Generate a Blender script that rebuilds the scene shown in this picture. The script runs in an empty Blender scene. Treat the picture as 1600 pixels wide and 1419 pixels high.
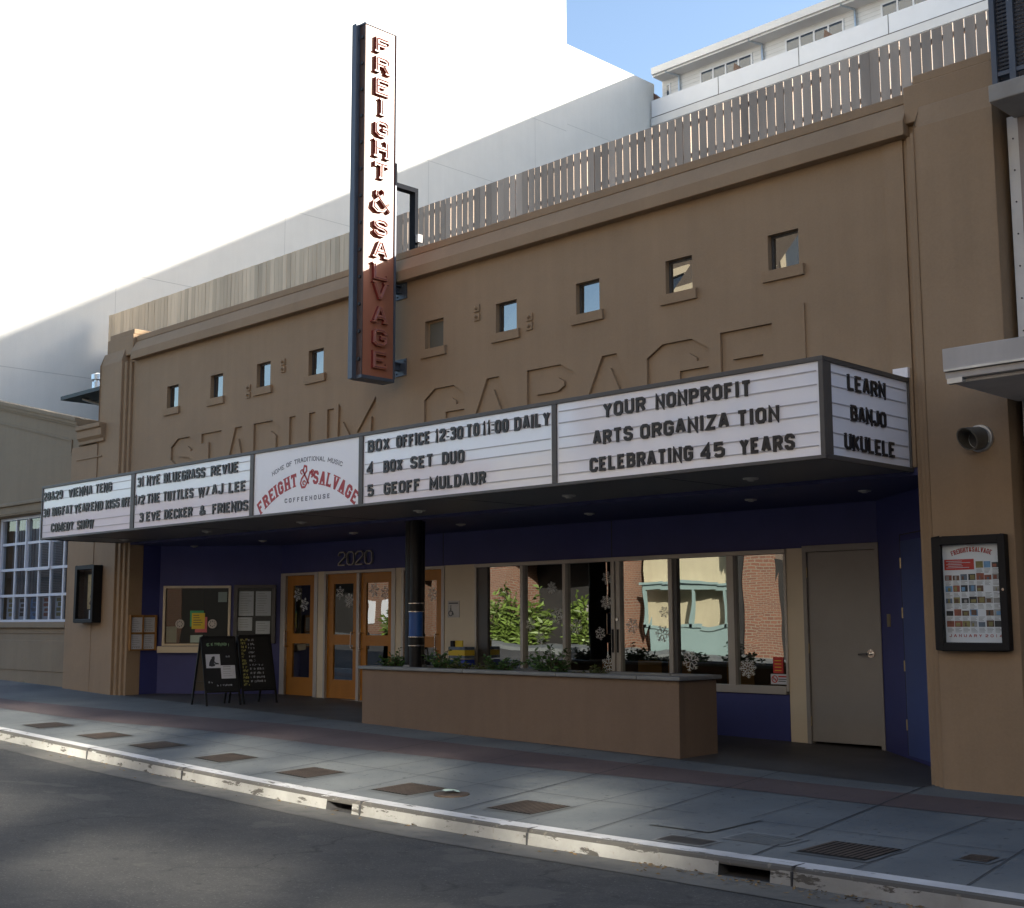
import bpy, bmesh, math, random
from mathutils import Vector, Matrix
random.seed(7)
R = math.radians
scene = bpy.context.scene
COL = scene.collection

# ------------------------------------------------------------------ camera
F_PX, W_PX = 2008.36, 1600.0
yaw, pit, rol = R(-45.054), R(7.414), R(-0.192)
fw = Vector((math.sin(yaw)*math.cos(pit), math.cos(yaw)*math.cos(pit), math.sin(pit)))
r0 = Vector((math.cos(yaw), -math.sin(yaw), 0)); u0 = r0.cross(fw)
rt = math.cos(rol)*r0 + math.sin(rol)*u0
up = -math.sin(rol)*r0 + math.cos(rol)*u0
cam_d = bpy.data.cameras.new('camera'); cam = bpy.data.objects.new('camera', cam_d); COL.objects.link(cam)
cam_d.sensor_fit = 'HORIZONTAL'; cam_d.sensor_width = 36.0; cam_d.lens = 36.0*F_PX/W_PX
cam_d.clip_start = 0.1; cam_d.clip_end = 2000
M = Matrix((rt, up, -fw)).transposed().to_4x4(); M.translation = Vector((15, -12, 1.6))
cam.matrix_world = M
scene.camera = cam

# ------------------------------------------------------------------ sky, sun, exposure
SUN_AZ, SUN_EL = R(45.0), math.atan(0.58*math.cos(R(45.0)))      # azimuth from +y towards +x
sd = Vector((math.sin(SUN_AZ)*math.cos(SUN_EL), math.cos(SUN_AZ)*math.cos(SUN_EL), math.sin(SUN_EL)))
world = bpy.data.worlds.new('World'); scene.world = world; world.use_nodes = True
wn = world.node_tree.nodes; wl = world.node_tree.links
sky = wn.new('ShaderNodeTexSky'); sky.sky_type = 'NISHITA'; sky.sun_disc = False
sky.sun_elevation = SUN_EL; sky.sun_rotation = SUN_AZ
sky.air_density = 1.0; sky.dust_density = 1.6; sky.ozone_density = 1.2
bg = wn['Background']; bg.inputs['Strength'].default_value = 0.135
wl.new(sky.outputs[0], bg.inputs['Color'])
sl = bpy.data.lights.new('sun', 'SUN'); sl.energy = 5.0; sl.angle = R(0.53); sl.color = (1.0, 0.93, 0.83)
sun = bpy.data.objects.new('sun', sl); COL.objects.link(sun)
sun.rotation_euler = (-sd).to_track_quat('-Z', 'Y').to_euler(); sun.location = (30, 30, 40)
scene.view_settings.view_transform = 'Standard'; scene.view_settings.look = 'None'
scene.view_settings.exposure = 1.30; scene.view_settings.gamma = 1.0
scene.render.engine = 'CYCLES'
cy = scene.cycles
cy.use_denoising = True; cy.max_bounces = 8; cy.diffuse_bounces = 4; cy.glossy_bounces = 4
cy.transparent_max_bounces = 12; cy.caustics_reflective = True; cy.blur_glossy = 0.0
cy.sample_clamp_indirect = 0.0
cy.use_guiding = True; cy.guiding_training_samples = 128; cy.use_surface_guiding = True; cy.use_volume_guiding = False; cy.surface_guiding_probability = .8

# ------------------------------------------------------------------ ground height
def interp(x, xs, zs):
    if x <= xs[0]: return zs[0]
    for i in range(len(xs)-1):
        if x <= xs[i+1]:
            t = (x-xs[i])/(xs[i+1]-xs[i]); return zs[i]*(1-t)+zs[i+1]*t
    return zs[-1]
XF = [-60, -13, -9, -7.4, 0, 2.4, 5.8, 9, 11, 60]; ZF = [1.9, .40, .315, .258, .147, .098, .045, -.005, -.008, -.02]
XK = [-60, -8, -3, 0, 2.1, 4.3, 6, 7.4, 8.5, 10, 11.5, 60]; ZK = [1.8, .28, .126, .034, -.026, -.08, -.1, -.104, -.095, -.08, -.073, -.07]
KY = -4.2
def zf(x): return sum(interp(x+d, XF, ZF) for d in (-.8, -.4, 0, .4, .8))/5
def zk(x): return sum(interp(x+d, XK, ZK) for d in (-.8, -.4, 0, .4, .8))/5
def G(x, y):
    if y >= 0: return zf(x)+.012*min(y, 3)
    t = min(-y/4.2, 1); return zf(x)*(1-t)+zk(x)*t
KH = .13
def road_z(x, y):
    return zk(x)-KH+.022*min(max(-4.2-y, 0), 4.5)*(1 if y > -9 else 1)

# ------------------------------------------------------------------ mesh helpers
class MB:
    def __init__(s): s.v = []; s.f = []; s.m = []; s.cur = 0
    def vert(s, p): s.v.append(tuple(p)); return len(s.v)-1
    def face(s, pts):
        s.f.append([s.vert(p) for p in pts]); s.m.append(s.cur); return s
    def idx(s, ids): s.f.append(list(ids)); s.m.append(s.cur)
    def box(s, x0, x1, y0, y1, z0, z1):
        b = [s.vert((x, y, z)) for x in (x0, x1) for y in (y0, y1) for z in (z0, z1)]
        for q in ((0, 1, 3, 2), (4, 6, 7, 5), (0, 4, 5, 1), (2, 3, 7, 6), (0, 2, 6, 4), (1, 5, 7, 3)): s.idx([b[i] for i in q])
        return s
    def obox(s, o, ax, ay, az):
        o, ax, ay, az = Vector(o), Vector(ax), Vector(ay), Vector(az)
        b = [s.vert(o+ax*i+ay*j+az*k) for i in (0, 1) for j in (0, 1) for k in (0, 1)]
        for q in ((0, 1, 3, 2), (4, 6, 7, 5), (0, 4, 5, 1), (2, 3, 7, 6), (0, 2, 6, 4), (1, 5, 7, 3)): s.idx([b[i] for i in q])
        return s
    def prism(s, pts, d):
        d = Vector(d); n = len(pts)
        a = [s.vert(p) for p in pts]; b = [s.vert(Vector(p)+d) for p in pts]
        s.idx(a[::-1]); s.idx(b)
        for i in range(n): s.idx([a[i], a[(i+1) % n], b[(i+1) % n], b[i]])
        return s
    def tube(s, p0, p1, r0, r1=None, n=12, caps=True):
        p0, p1 = Vector(p0), Vector(p1); r1 = r0 if r1 is None else r1
        d = (p1-p0).normalized(); a = d.orthogonal().normalized(); b = d.cross(a)
        A = [s.vert(p0+(a*math.cos(t)+b*math.sin(t))*r0) for t in [2*math.pi*i/n for i in range(n)]]
        B = [s.vert(p1+(a*math.cos(t)+b*math.sin(t))*r1) for t in [2*math.pi*i/n for i in range(n)]]
        for i in range(n): s.idx([A[i], A[(i+1) % n], B[(i+1) % n], B[i]])
        if caps: s.idx(A[::-1]); s.idx(B)
        return s
    def path(s, pts, r, n=8):
        for a, b in zip(pts, pts[1:]): s.tube(a, b, r, r, n)
        return s
    def disc(s, c, nrm, r, n=20, d=.01):
        nrm = Vector(nrm).normalized(); return s.tube(Vector(c), Vector(c)+nrm*d, r, r, n)
    def bar(s, p0, p1, w, h, upv=(0, 0, 1)):
        p0, p1 = Vector(p0), Vector(p1); d = p1-p0; u = Vector(upv)
        sd_ = d.cross(u).normalized(); u2 = sd_.cross(d).normalized()
        return s.obox(p0-sd_*w/2-u2*h/2, d, sd_*w, u2*h)

def build(name, mb, mats, parent=None, smooth=False, bevel=0, loc=None):
    me = bpy.data.meshes.new(name)
    off = Vector((0, 0, 0))
    if loc is not None: off = Vector(loc)
    elif parent is not None and parent.get('_w'): off = Vector(parent['_w'])
    me.from_pydata([tuple(Vector(v)-off) for v in mb.v], [], mb.f)
    if not isinstance(mats, (list, tuple)): mats = [mats]
    for m in mats: me.materials.append(m)
    for p, mi in zip(me.polygons, mb.m): p.material_index = mi; p.use_smooth = smooth
    bm = bmesh.new(); bm.from_mesh(me); bmesh.ops.remove_doubles(bm, verts=bm.verts, dist=1e-5) if smooth or bevel else None
    bmesh.ops.recalc_face_normals(bm, faces=bm.faces); bm.to_mesh(me); bm.free()
    o = bpy.data.objects.new(name, me); COL.objects.link(o)
    if parent is not None:
        o.parent = parent
        if loc is not None: o.location = off-Vector(parent['_w'])
        o['_w'] = tuple(off)
    else: o.location = off
    o['_w'] = tuple(off)
    if smooth:
        try: me.set_sharp_from_angle(angle=R(40))
        except Exception: pass
    if bevel:
        b = o.modifiers.new('bevel', 'BEVEL'); b.width = bevel; b.segments = 2; b.limit_method = 'ANGLE'; b.angle_limit = R(40)
    return o
def thing(name, label, cat, loc=(0, 0, 0), group=None):
    o = bpy.data.objects.new(name, None); COL.objects.link(o); o.location = loc; o.empty_display_size = .2
    o['label'] = label; o['category'] = cat; o['_w'] = tuple(float(c) for c in loc)
    if group: o['group'] = group
    return o
def tag(o, label, cat, group=None):
    o['label'] = label; o['category'] = cat
    if group: o['group'] = group
    return o
def struct(name, mb, m, smooth=False):
    o = build(name, mb, m, smooth=smooth); o['kind'] = 'structure'; return o

# ------------------------------------------------------------------ materials
def nd(nt, t, **kw):
    n = nt.nodes.new(t)
    for k, v in kw.items():
        if k in n.inputs: n.inputs[k].default_value = v
        else: setattr(n, k, v)
    return n
def mat(name, col, rough=.6, var=.12, nscale=1.2, bump=0., bscale=60., metal=0., spec=.5, island=0., streak=False, ior=1.45):
    m = bpy.data.materials.new(name); m.use_nodes = True; nt = m.node_tree; L = nt.links
    p = nt.nodes['Principled BSDF']
    p.inputs['Roughness'].default_value = rough; p.inputs['Metallic'].default_value = metal
    p.inputs['Specular IOR Level'].default_value = spec; p.inputs['IOR'].default_value = ior
    c = (*col, 1)
    tc = nd(nt, 'ShaderNodeTexCoord')
    src = tc.outputs['Object']
    if streak:
        mp = nd(nt, 'ShaderNodeMapping'); mp.inputs['Scale'].default_value = (1, 1, .18); L.new(src, mp.inputs['Vector']); src2 = mp.outputs[0]
    else: src2 = src
    out = None
    if var > 0:
        n1 = nd(nt, 'ShaderNodeTexNoise', Scale=nscale, Detail=6.0, Roughness=.6); L.new(src2, n1.inputs['Vector'])
        mr = nd(nt, 'ShaderNodeMapRange'); mr.inputs[1].default_value = .3; mr.inputs[2].default_value = .7
        mr.inputs[3].default_value = 1-var; mr.inputs[4].default_value = 1+var; L.new(n1.outputs['Fac'], mr.inputs[0])
        mx = nd(nt, 'ShaderNodeVectorMath', operation='SCALE'); mx.inputs[0].default_value = col; L.new(mr.outputs[0], mx.inputs['Scale'])
        out = mx.outputs[0]
    if island > 0:
        ge = nd(nt, 'ShaderNodeNewGeometry'); mr2 = nd(nt, 'ShaderNodeMapRange'); mr2.inputs[3].default_value = 1-island; mr2.inputs[4].default_value = 1+island
        L.new(ge.outputs['Random Per Island'], mr2.inputs[0]); mx2 = nd(nt, 'ShaderNodeVectorMath', operation='SCALE')
        if out: L.new(out, mx2.inputs[0])
        else: mx2.inputs[0].default_value = col
        L.new(mr2.outputs[0], mx2.inputs['Scale']); out = mx2.outputs[0]
    if out: L.new(out, p.inputs['Base Color'])
    else: p.inputs['Base Color'].default_value = c
    if bump > 0:
        n2 = nd(nt, 'ShaderNodeTexNoise', Scale=bscale, Detail=4.0); L.new(src, n2.inputs['Vector'])
        b = nd(nt, 'ShaderNodeBump', Strength=bump, Distance=.01); L.new(n2.outputs['Fac'], b.inputs['Height']); L.new(b.outputs[0], p.inputs['Normal'])
    return m
def stucco(name, col, var=.07, wave=.25):
    """painted render: fine grain, slow unevenness, faint vertical rain streaks and grime blotches"""
    m = bpy.data.materials.new(name); m.use_nodes = True; nt = m.node_tree; L = nt.links; p = nt.nodes['Principled BSDF']
    p.inputs['Roughness'].default_value = .75; p.inputs['Specular IOR Level'].default_value = .3
    tc = nd(nt, 'ShaderNodeTexCoord'); src = tc.outputs['Object']
    a = nd(nt, 'ShaderNodeTexNoise', Scale=.9, Detail=7.0, Roughness=.62); L.new(src, a.inputs['Vector'])
    mp = nd(nt, 'ShaderNodeMapping'); mp.inputs['Scale'].default_value = (5, 5, .35); L.new(src, mp.inputs['Vector'])
    s_ = nd(nt, 'ShaderNodeTexNoise', Scale=1.0, Detail=5.0, Roughness=.6); L.new(mp.outputs[0], s_.inputs['Vector'])
    f = nd(nt, 'ShaderNodeTexNoise', Scale=38., Detail=3.0); L.new(src, f.inputs['Vector'])
    def rng(o, lo, hi, a0=.3, a1=.7):
        r = nd(nt, 'ShaderNodeMapRange'); r.inputs[1].default_value = a0; r.inputs[2].default_value = a1; r.inputs[3].default_value = lo; r.inputs[4].default_value = hi
        L.new(o, r.inputs[0]); return r.outputs[0]
    def mul(x, y):
        k = nd(nt, 'ShaderNodeMath', operation='MULTIPLY'); L.new(x, k.inputs[0]); L.new(y, k.inputs[1]); return k.outputs[0]
    t = mul(mul(rng(a.outputs['Fac'], 1-var, 1+var), rng(s_.outputs['Fac'], 1-var*.8, 1+var*.4)), rng(f.outputs['Fac'], .97, 1.03))
    v = nd(nt, 'ShaderNodeVectorMath', operation='SCALE'); v.inputs[0].default_value = col; L.new(t, v.inputs['Scale']); L.new(v.outputs[0], p.inputs['Base Color'])
    h1 = nd(nt, 'ShaderNodeTexNoise', Scale=55., Detail=4.0); L.new(src, h1.inputs['Vector'])
    h2 = nd(nt, 'ShaderNodeTexNoise', Scale=3.5, Detail=2.0); L.new(src, h2.inputs['Vector'])
    b1 = nd(nt, 'ShaderNodeBump', Strength=.22, Distance=.006); L.new(h1.outputs['Fac'], b1.inputs['Height'])
    b2 = nd(nt, 'ShaderNodeBump', Strength=wave, Distance=.03); L.new(h2.outputs['Fac'], b2.inputs['Height']); L.new(b1.outputs[0], b2.inputs['Normal'])
    L.new(b2.outputs[0], p.inputs['Normal'])
    return m
def glass(name, tint=(.9, .95, .93), refl=1.5, rough=.0, body=None, wob=.0):
    """a pane: fresnel mirror over clear (or dark opaque) body"""
    m = bpy.data.materials.new(name); m.use_nodes = True; nt = m.node_tree; L = nt.links
    nt.nodes.remove(nt.nodes['Principled BSDF']); o = nt.nodes['Material Output']
    gl = nd(nt, 'ShaderNodeBsdfGlossy', Roughness=rough); gl.inputs['Color'].default_value = (.95, .97, .95, 1)
    if body: tr = nd(nt, 'ShaderNodeBsdfDiffuse'); tr.inputs['Color'].default_value = (*body, 1)
    else: tr = nd(nt, 'ShaderNodeBsdfTransparent'); tr.inputs['Color'].default_value = (*tint, 1)
    fr = nd(nt, 'ShaderNodeLayerWeight', Blend=.5); pw = nd(nt, 'ShaderNodeMath', operation='POWER'); pw.inputs[1].default_value = 5.0; L.new(fr.outputs['Facing'], pw.inputs[0])
    mr = nd(nt, 'ShaderNodeMapRange'); mr.inputs[3].default_value = refl; mr.inputs[4].default_value = 1.0; L.new(pw.outputs[0], mr.inputs[0])
    mx = nd(nt, 'ShaderNodeMixShader'); L.new(mr.outputs[0], mx.inputs[0]); L.new(tr.outputs[0], mx.inputs[1]); L.new(gl.outputs[0], mx.inputs[2])
    if wob:
        tc = nd(nt, 'ShaderNodeTexCoord'); n = nd(nt, 'ShaderNodeTexNoise', Scale=1.3, Detail=1.0); L.new(tc.outputs['Object'], n.inputs['Vector'])
        b = nd(nt, 'ShaderNodeBump', Strength=wob, Distance=.02); L.new(n.outputs['Fac'], b.inputs['Height']); L.new(b.outputs[0], gl.inputs['Normal'])
    L.new(mx.outputs[0], o.inputs['Surface'])
    return m
def brickmat(name, c1, c2, mortar, scale=1.0):
    m = bpy.data.materials.new(name); m.use_nodes = True; nt = m.node_tree; L = nt.links; p = nt.nodes['Principled BSDF']
    tc = nd(nt, 'ShaderNodeTexCoord'); sp = nd(nt, 'ShaderNodeSeparateXYZ'); L.new(tc.outputs['Object'], sp.inputs[0])
    ad = nd(nt, 'ShaderNodeMath', operation='ADD'); L.new(sp.outputs['X'], ad.inputs[0]); L.new(sp.outputs['Y'], ad.inputs[1])
    cb = nd(nt, 'ShaderNodeCombineXYZ'); L.new(ad.outputs[0], cb.inputs['X']); L.new(sp.outputs['Z'], cb.inputs['Y'])
    b = nd(nt, 'ShaderNodeTexBrick'); b.inputs['Color1'].default_value = (*c1, 1); b.inputs['Color2'].default_value = (*c2, 1); b.inputs['Mortar'].default_value = (*mortar, 1)
    b.inputs['Scale'].default_value = 1.0; b.inputs['Brick Width'].default_value = .24*scale; b.inputs['Row Height'].default_value = .085*scale; b.inputs['Mortar Size'].default_value = .012*scale
    L.new(cb.outputs[0], b.inputs['Vector']); L.new(b.outputs['Color'], p.inputs['Base Color']); p.inputs['Roughness'].default_value = .85
    return m
def ground_mat(name, kind):
    m = bpy.data.materials.new(name); m.use_nodes = True; nt = m.node_tree; L = nt.links; p = nt.nodes['Principled BSDF']
    tc = nd(nt, 'ShaderNodeTexCoord'); src = tc.outputs['Object']
    def noise(sc, det=5., ro=.6):
        n = nd(nt, 'ShaderNodeTexNoise', Scale=sc, Detail=det, Roughness=ro); L.new(src, n.inputs['Vector']); return n.outputs['Fac']
    def rng(o, a0, a1, lo, hi):
        r = nd(nt, 'ShaderNodeMapRange'); r.inputs[1].default_value = a0; r.inputs[2].default_value = a1; r.inputs[3].default_value = lo; r.inputs[4].default_value = hi
        L.new(o, r.inputs[0]); return r.outputs[0]
    def mixc(f, A, B):
        x = nd(nt, 'ShaderNodeMix', data_type='RGBA'); L.new(f, x.inputs[0])
        for i, c in ((6, A), (7, B)):
            if isinstance(c, tuple): x.inputs[i].default_value = (*c, 1)
            else: L.new(c, x.inputs[i])
        return x.outputs[2]
    if kind == 'asphalt':
        c = mixc(rng(noise(.35, 6), .38, .62, 0, 1), (.030, .031, .032), (.053, .052, .049))
        c = mixc(rng(noise(2.6, 8, .75), .45, .72, 0, .75), c, (.085, .082, .075))
        c = mixc(rng(noise(38, 3, .7), .35, .68, 0, .5), c, (.026, .026, .027))
        c = mixc(rng(noise(48, 3, .7), .58, .68, 0, .75), c, (.15, .145, .135))
        # crack network, warped
        w = nd(nt, 'ShaderNodeTexNoise', Scale=1.1, Detail=5.0); L.new(src, w.inputs['Vector'])
        ws = nd(nt, 'ShaderNodeVectorMath', operation='SCALE'); ws.inputs['Scale'].default_value = 1.3; L.new(w.outputs['Color'], ws.inputs[0])
        wa = nd(nt, 'ShaderNodeVectorMath', operation='ADD'); L.new(src, wa.inputs[0]); L.new(ws.outputs[0], wa.inputs[1])
        v = nd(nt, 'ShaderNodeTexVoronoi', feature='DISTANCE_TO_EDGE', Scale=.33); L.new(wa.outputs[0], v.inputs['Vector'])
        ck = rng(v.outputs['Distance'], .001, .008, .7, 0)
        g = nd(nt, 'ShaderNodeMath', operation='MULTIPLY'); L.new(ck, g.inputs[0]); L.new(rng(noise(.6, 2), .42, .56, 0, 1), g.inputs[1])
        c = mixc(g.outputs[0], c, (.013, .013, .013))
        c = mixc(rng(noise(7, 4, .6), .62, .70, 0, .8), c, (.02, .02, .021))
        c = mixc(rng(noise(1.5, 3, .5), .63, .66, 0, .55), c, (.095, .09, .08))
        p.inputs['Roughness'].default_value = .86; bs, bd, bsc = .5, .006, 160
    elif kind == 'concrete' or kind == 'red':
        A, B = ((.098, .110, .117), (.163, .175, .172)) if kind == 'concrete' else ((.092, .066, .064), (.135, .10, .094))
        c = mixc(rng(noise(.8, 6), .35, .65, 0, 1), A, B)
        c = mixc(rng(noise(3.2, 6, .72), .52, .8, 0, .55), c, tuple(x*.6 for x in A))
        c = mixc(rng(noise(13, 2, .4), .69, .71, 0, .55), c, (.045, .045, .047))
        c = mixc(rng(noise(24, 3, .5), .67, .71, 0, .35), c, (.05, .05, .052))
        c = mixc(rng(noise(90, 2), .6, .75, 0, .35), c, tuple(min(x*1.35, 1) for x in B))
        p.inputs['Roughness'].default_value = .8; bs, bd, bsc = .3, .004, 120
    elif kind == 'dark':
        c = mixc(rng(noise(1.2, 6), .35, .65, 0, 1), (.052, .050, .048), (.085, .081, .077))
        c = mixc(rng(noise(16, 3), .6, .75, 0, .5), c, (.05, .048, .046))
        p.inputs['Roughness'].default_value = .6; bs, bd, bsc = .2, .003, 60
    elif kind == 'gutter':
        c = mixc(rng(noise(.9, 6), .35, .65, 0, 1), (.085, .082, .074), (.15, .142, .122))
        c = mixc(rng(noise(5, 6, .7), .5, .75, 0, .7), c, (.05, .05, .048))
        p.inputs['Roughness'].default_value = .85; bs, bd, bsc = .4, .005, 110
    elif kind in ('paint', 'peeled', 'face'):
        c0 = mixc(rng(noise(2.2, 5), .35, .65, 0, 1), *(((.28, .28, .262), (.40, .40, .38)) if kind == 'face' else ((.42, .42, .42), (.56, .56, .56))))
        n = nd(nt, 'ShaderNodeTexNoise', Scale=4.2, Detail=9.0, Roughness=.68)
        mp = nd(nt, 'ShaderNodeMapping'); mp.inputs['Scale'].default_value = (.55, 2.2, 2.2); L.new(src, mp.inputs['Vector']); L.new(mp.outputs[0], n.inputs['Vector'])
        t0, t1 = {'paint': (.60, .63), 'face': (.56, .585), 'peeled': (.33, .37)}[kind]
        c = mixc(rng(n.outputs['Fac'], t0, t1, 0, 1), c0, (.085, .08, .07))
        c = mixc(rng(noise(14, 4, .6), .6, .72, 0, .6), c, (.25, .22, .18))
        p.inputs['Roughness'].default_value = .7; bs, bd, bsc = .4, .005, 50
    L.new(c, p.inputs['Base Color'])
    n2 = nd(nt, 'ShaderNodeTexNoise', Scale=bsc, Detail=3.0); L.new(src, n2.inputs['Vector'])
    b = nd(nt, 'ShaderNodeBump', Strength=bs, Distance=bd); L.new(n2.outputs['Fac'], b.inputs['Height']); L.new(b.outputs[0], p.inputs['Normal'])
    return m

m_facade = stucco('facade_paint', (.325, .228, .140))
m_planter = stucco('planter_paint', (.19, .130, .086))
m_left = stucco('neighbour_render', (.27, .215, .145))
m_white = stucco('white_render', (.66, .655, .62), var=.03, wave=.1)
m_whitejoint = mat('white_joint', (.47, .47, .45), .8, 0)
m_grey = stucco('grey_render', (.33, .29, .27))
m_blue = mat('blue_paint', (.043, .050, .18), .55, .08, 1.5, .1, 60)
m_bluedoor = mat('blue_door_paint', (.055, .085, .24), .45, .06)
m_ceiling = mat('navy_ceiling', (.035, .04, .12), .6, .08)
m_soffit = mat('soffit_metal', (.10, .10, .105), .42, .08, .8)
m_frame = mat('marquee_frame', (.085, .078, .072), .45, .1, 2)
m_panel = mat('sign_acrylic', (.86, .87, .93), .07, .04, .8, .35, 1.1, spec=.8)
m_logo_panel = mat('logo_panel', (.88, .89, .93), .3, .02, .8)
m_rail = mat('letter_rail', (.42, .42, .46), .3, .05)
m_letter = mat('black_letter', (.012, .012, .014), .35, 0)
m_logo_red = mat('logo_red', (.42, .045, .05), .5, 0)
m_logo_blue = mat('logo_slate', (.12, .13, .17), .5, 0)
m_steel = mat('steel_blue_grey', (.085, .10, .125), .45, .08, 2, metal=.2)
m_darksteel = mat('dark_steel', (.035, .036, .04), .45, .1, 3, metal=.3)
m_signface = mat('rust_sign_face', (.33, .125, .07), .38, .22, 1.1, spec=.6, streak=True)
m_signletter = mat('sign_letter_red', (.20, .03, .025), .35, .1, 5)
m_neon = mat('unlit_neon_tube', (.40, .16, .14), .15, 0, spec=.8)
m_wood = mat('weathered_wood', (.40, .318, .25), .8, .22, 1.4, .3, 30, island=.22, streak=True)
m_woodlit = mat('bounce_lit_wood', (.60, .475, .34), .8, .18, 1.4, .3, 30, island=.16, streak=True)  # lighter copy of weathered wood, carrying the white wall's bounce light as colour
m_orange = mat('stained_door_wood', (.36, .145, .013), .4, .16, 2.2, streak=True, spec=.5)
m_cream = mat('cream_paint', (.62, .54, .40), .5, .05)
m_alum = mat('aluminium', (.42, .40, .37), .42, .06, 2, metal=.25)
m_darkalum = mat('dark_aluminium', (.07, .07, .072), .4, .08)
m_greydoor = mat('grey_door_paint', (.27, .258, .24), .45, .09, 1.1)
m_chrome = mat('brushed_chrome', (.62, .60, .57), .25, .03, metal=.95)
m_brass = mat('hinge_brass', (.42, .35, .22), .35, .1, metal=.8)
m_black = mat('black_paint', (.010, .010, .011), .5, .1, 4, spec=.3)
m_board = mat('chalkboard', (.008, .009, .010), .75, .25, 5)
m_boardback = mat('hardboard', (.12, .10, .075), .7, .1)
m_chalk = mat('chalk', (.40, .42, .46), .9, .1, 20)
m_chalkg = mat('green_chalk', (.25, .42, .25), .9, .1, 20)
m_chalky = mat('yellow_chalk', (.42, .40, .12), .9, .1, 20)
m_paper = mat('white_paper', (.56, .58, .63), .7, .03, 4)
m_ink = mat('ink', (.06, .065, .075), .6, 0)
m_greyink = mat('grey_ink', (.30, .31, .33), .6, 0)
m_yellow = mat('yellow_paper', (.68, .50, .05), .7, .03)
m_green = mat('green_paper', (.08, .38, .18), .7, .03)
m_pink = mat('pink_paper', (.62, .16, .17), .7, .03)
m_pale = mat('pale_card', (.40, .50, .43), .7, .03)
m_red = mat('red_sticker', (.52, .035, .03), .5, .02)
m_photo = [mat('print_%s' % n, c, .5, .35, 14) for n, c in (('umber', (.14, .075, .05)), ('dark', (.03, .032, .04)), ('slate', (.13, .17, .24)), ('olive', (.27, .23, .09)), ('russet', (.30, .09, .06)), ('sky', (.16, .32, .55)), ('grey', (.34, .33, .33)))]
m_parch = mat('parchment_print', (.46, .36, .20), .6, .25, 9)
m_concrete = ground_mat('sidewalk_concrete', 'concrete')
m_redband = ground_mat('red_concrete', 'red')
m_asphalt = ground_mat('asphalt', 'asphalt')
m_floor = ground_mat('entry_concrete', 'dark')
m_gutter = ground_mat('gutter_concrete', 'gutter')
m_paint = ground_mat('kerb_paint', 'paint')
m_peel = ground_mat('kerb_peeled', 'peeled')
m_face = ground_mat('kerb_face', 'face')
m_cap = mat('planter_cap', (.20, .205, .20), .6, .14, 3, .2, 80)
m_pit = mat('grate_pit', (.012, .011, .010), .9, .2, 5)
m_iron = mat('rusty_iron', (.075, .055, .042), .7, .3, 6, .4, 60)
m_rim = mat('pale_cement', (.20, .205, .20), .85, .2, 4)
m_patch = ground_mat('repair_concrete', 'concrete')
m_joint = mat('score_line', (.055, .055, .058), .9, .2, 5)
m_soil = mat('soil', (.03, .024, .017), .95, .3, 8)
m_leaf = mat('leaf_green', (.045, .105, .025), .5, .2, 5, island=.45)
m_leaf2 = mat('leaf_olive', (.075, .10, .03), .5, .2, 5, island=.45)
m_leafy = mat('leaf_yellow_green', (.10, .15, .028), .5, .2, 5, island=.4)
m_stem = mat('stem', (.06, .045, .03), .8, .2)
m_bluewrap = mat('blue_wrap', (.015, .07, .26), .45, .1)
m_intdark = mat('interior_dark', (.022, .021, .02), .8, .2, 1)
m_chair = mat('orange_chair', (.50, .22, .035), .5, .1)
m_snow = mat('frosted_decal', (.82, .84, .84), .7, .05)
m_brick = brickmat('brick', (.19, .085, .05), (.14, .062, .04), (.20, .17, .13))
m_creamwall = stucco('dull_render', (.13, .105, .085))
m_creambay = stucco('cream_bay_render', (.42, .38, .26))
m_teal = mat('teal_panel', (.21, .29, .28), .35, .05)
g_store = glass('storefront_glass', (.50, .56, .54), .40, 0, wob=.12)
g_ticket = glass('ticket_glass', (.5, .56, .54), .06, 0, wob=.05)
g_door = glass('door_glass', (.6, .66, .64), .24, 0, wob=.08)
g_small = glass('small_pane', refl=.22, body=(.02, .022, .025), wob=.1)
g_side = glass('sash_glass', (.55, .6, .64), .10, 0, wob=.05)
g_far = glass('far_glass', refl=.10, body=(.045, .065, .10))
g_case = glass('case_glass', (.9, .93, .92), .045, 0)
def mirror():
    m = bpy.data.materials.new('curtain_wall_glass'); m.use_nodes = True; p = m.node_tree.nodes['Principled BSDF']
    p.inputs['Base Color'].default_value = (.95, .94, .88, 1); p.inputs['Metallic'].default_value = 1; p.inputs['Roughness'].default_value = .085
    return m
m_mirror = mirror()
m_panelwhite = mat('balcony_panel', (.70, .72, .76), .35, .03)
m_siding = mat('pale_siding', (.66, .66, .66), .6, .05, 1, streak=False)
m_roofdark = mat('dark_roofing', (.06, .075, .075), .6, .2)
m_galv = mat('galvanised', (.5, .56, .62), .3, .15, 6, metal=.8)
m_blind = mat('blind_slat', (.22, .22, .23), .6, .1)
m_sash = mat('sash_paint', (.62, .66, .74), .4, .04)
m_fascia = mat('canopy_fascia', (.45, .43, .41), .6, .12, 2, streak=True)
m_slab = mat('balcony_concrete', (.30, .285, .26), .75, .15, 3)
m_sanddoor = m_greydoor

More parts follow.
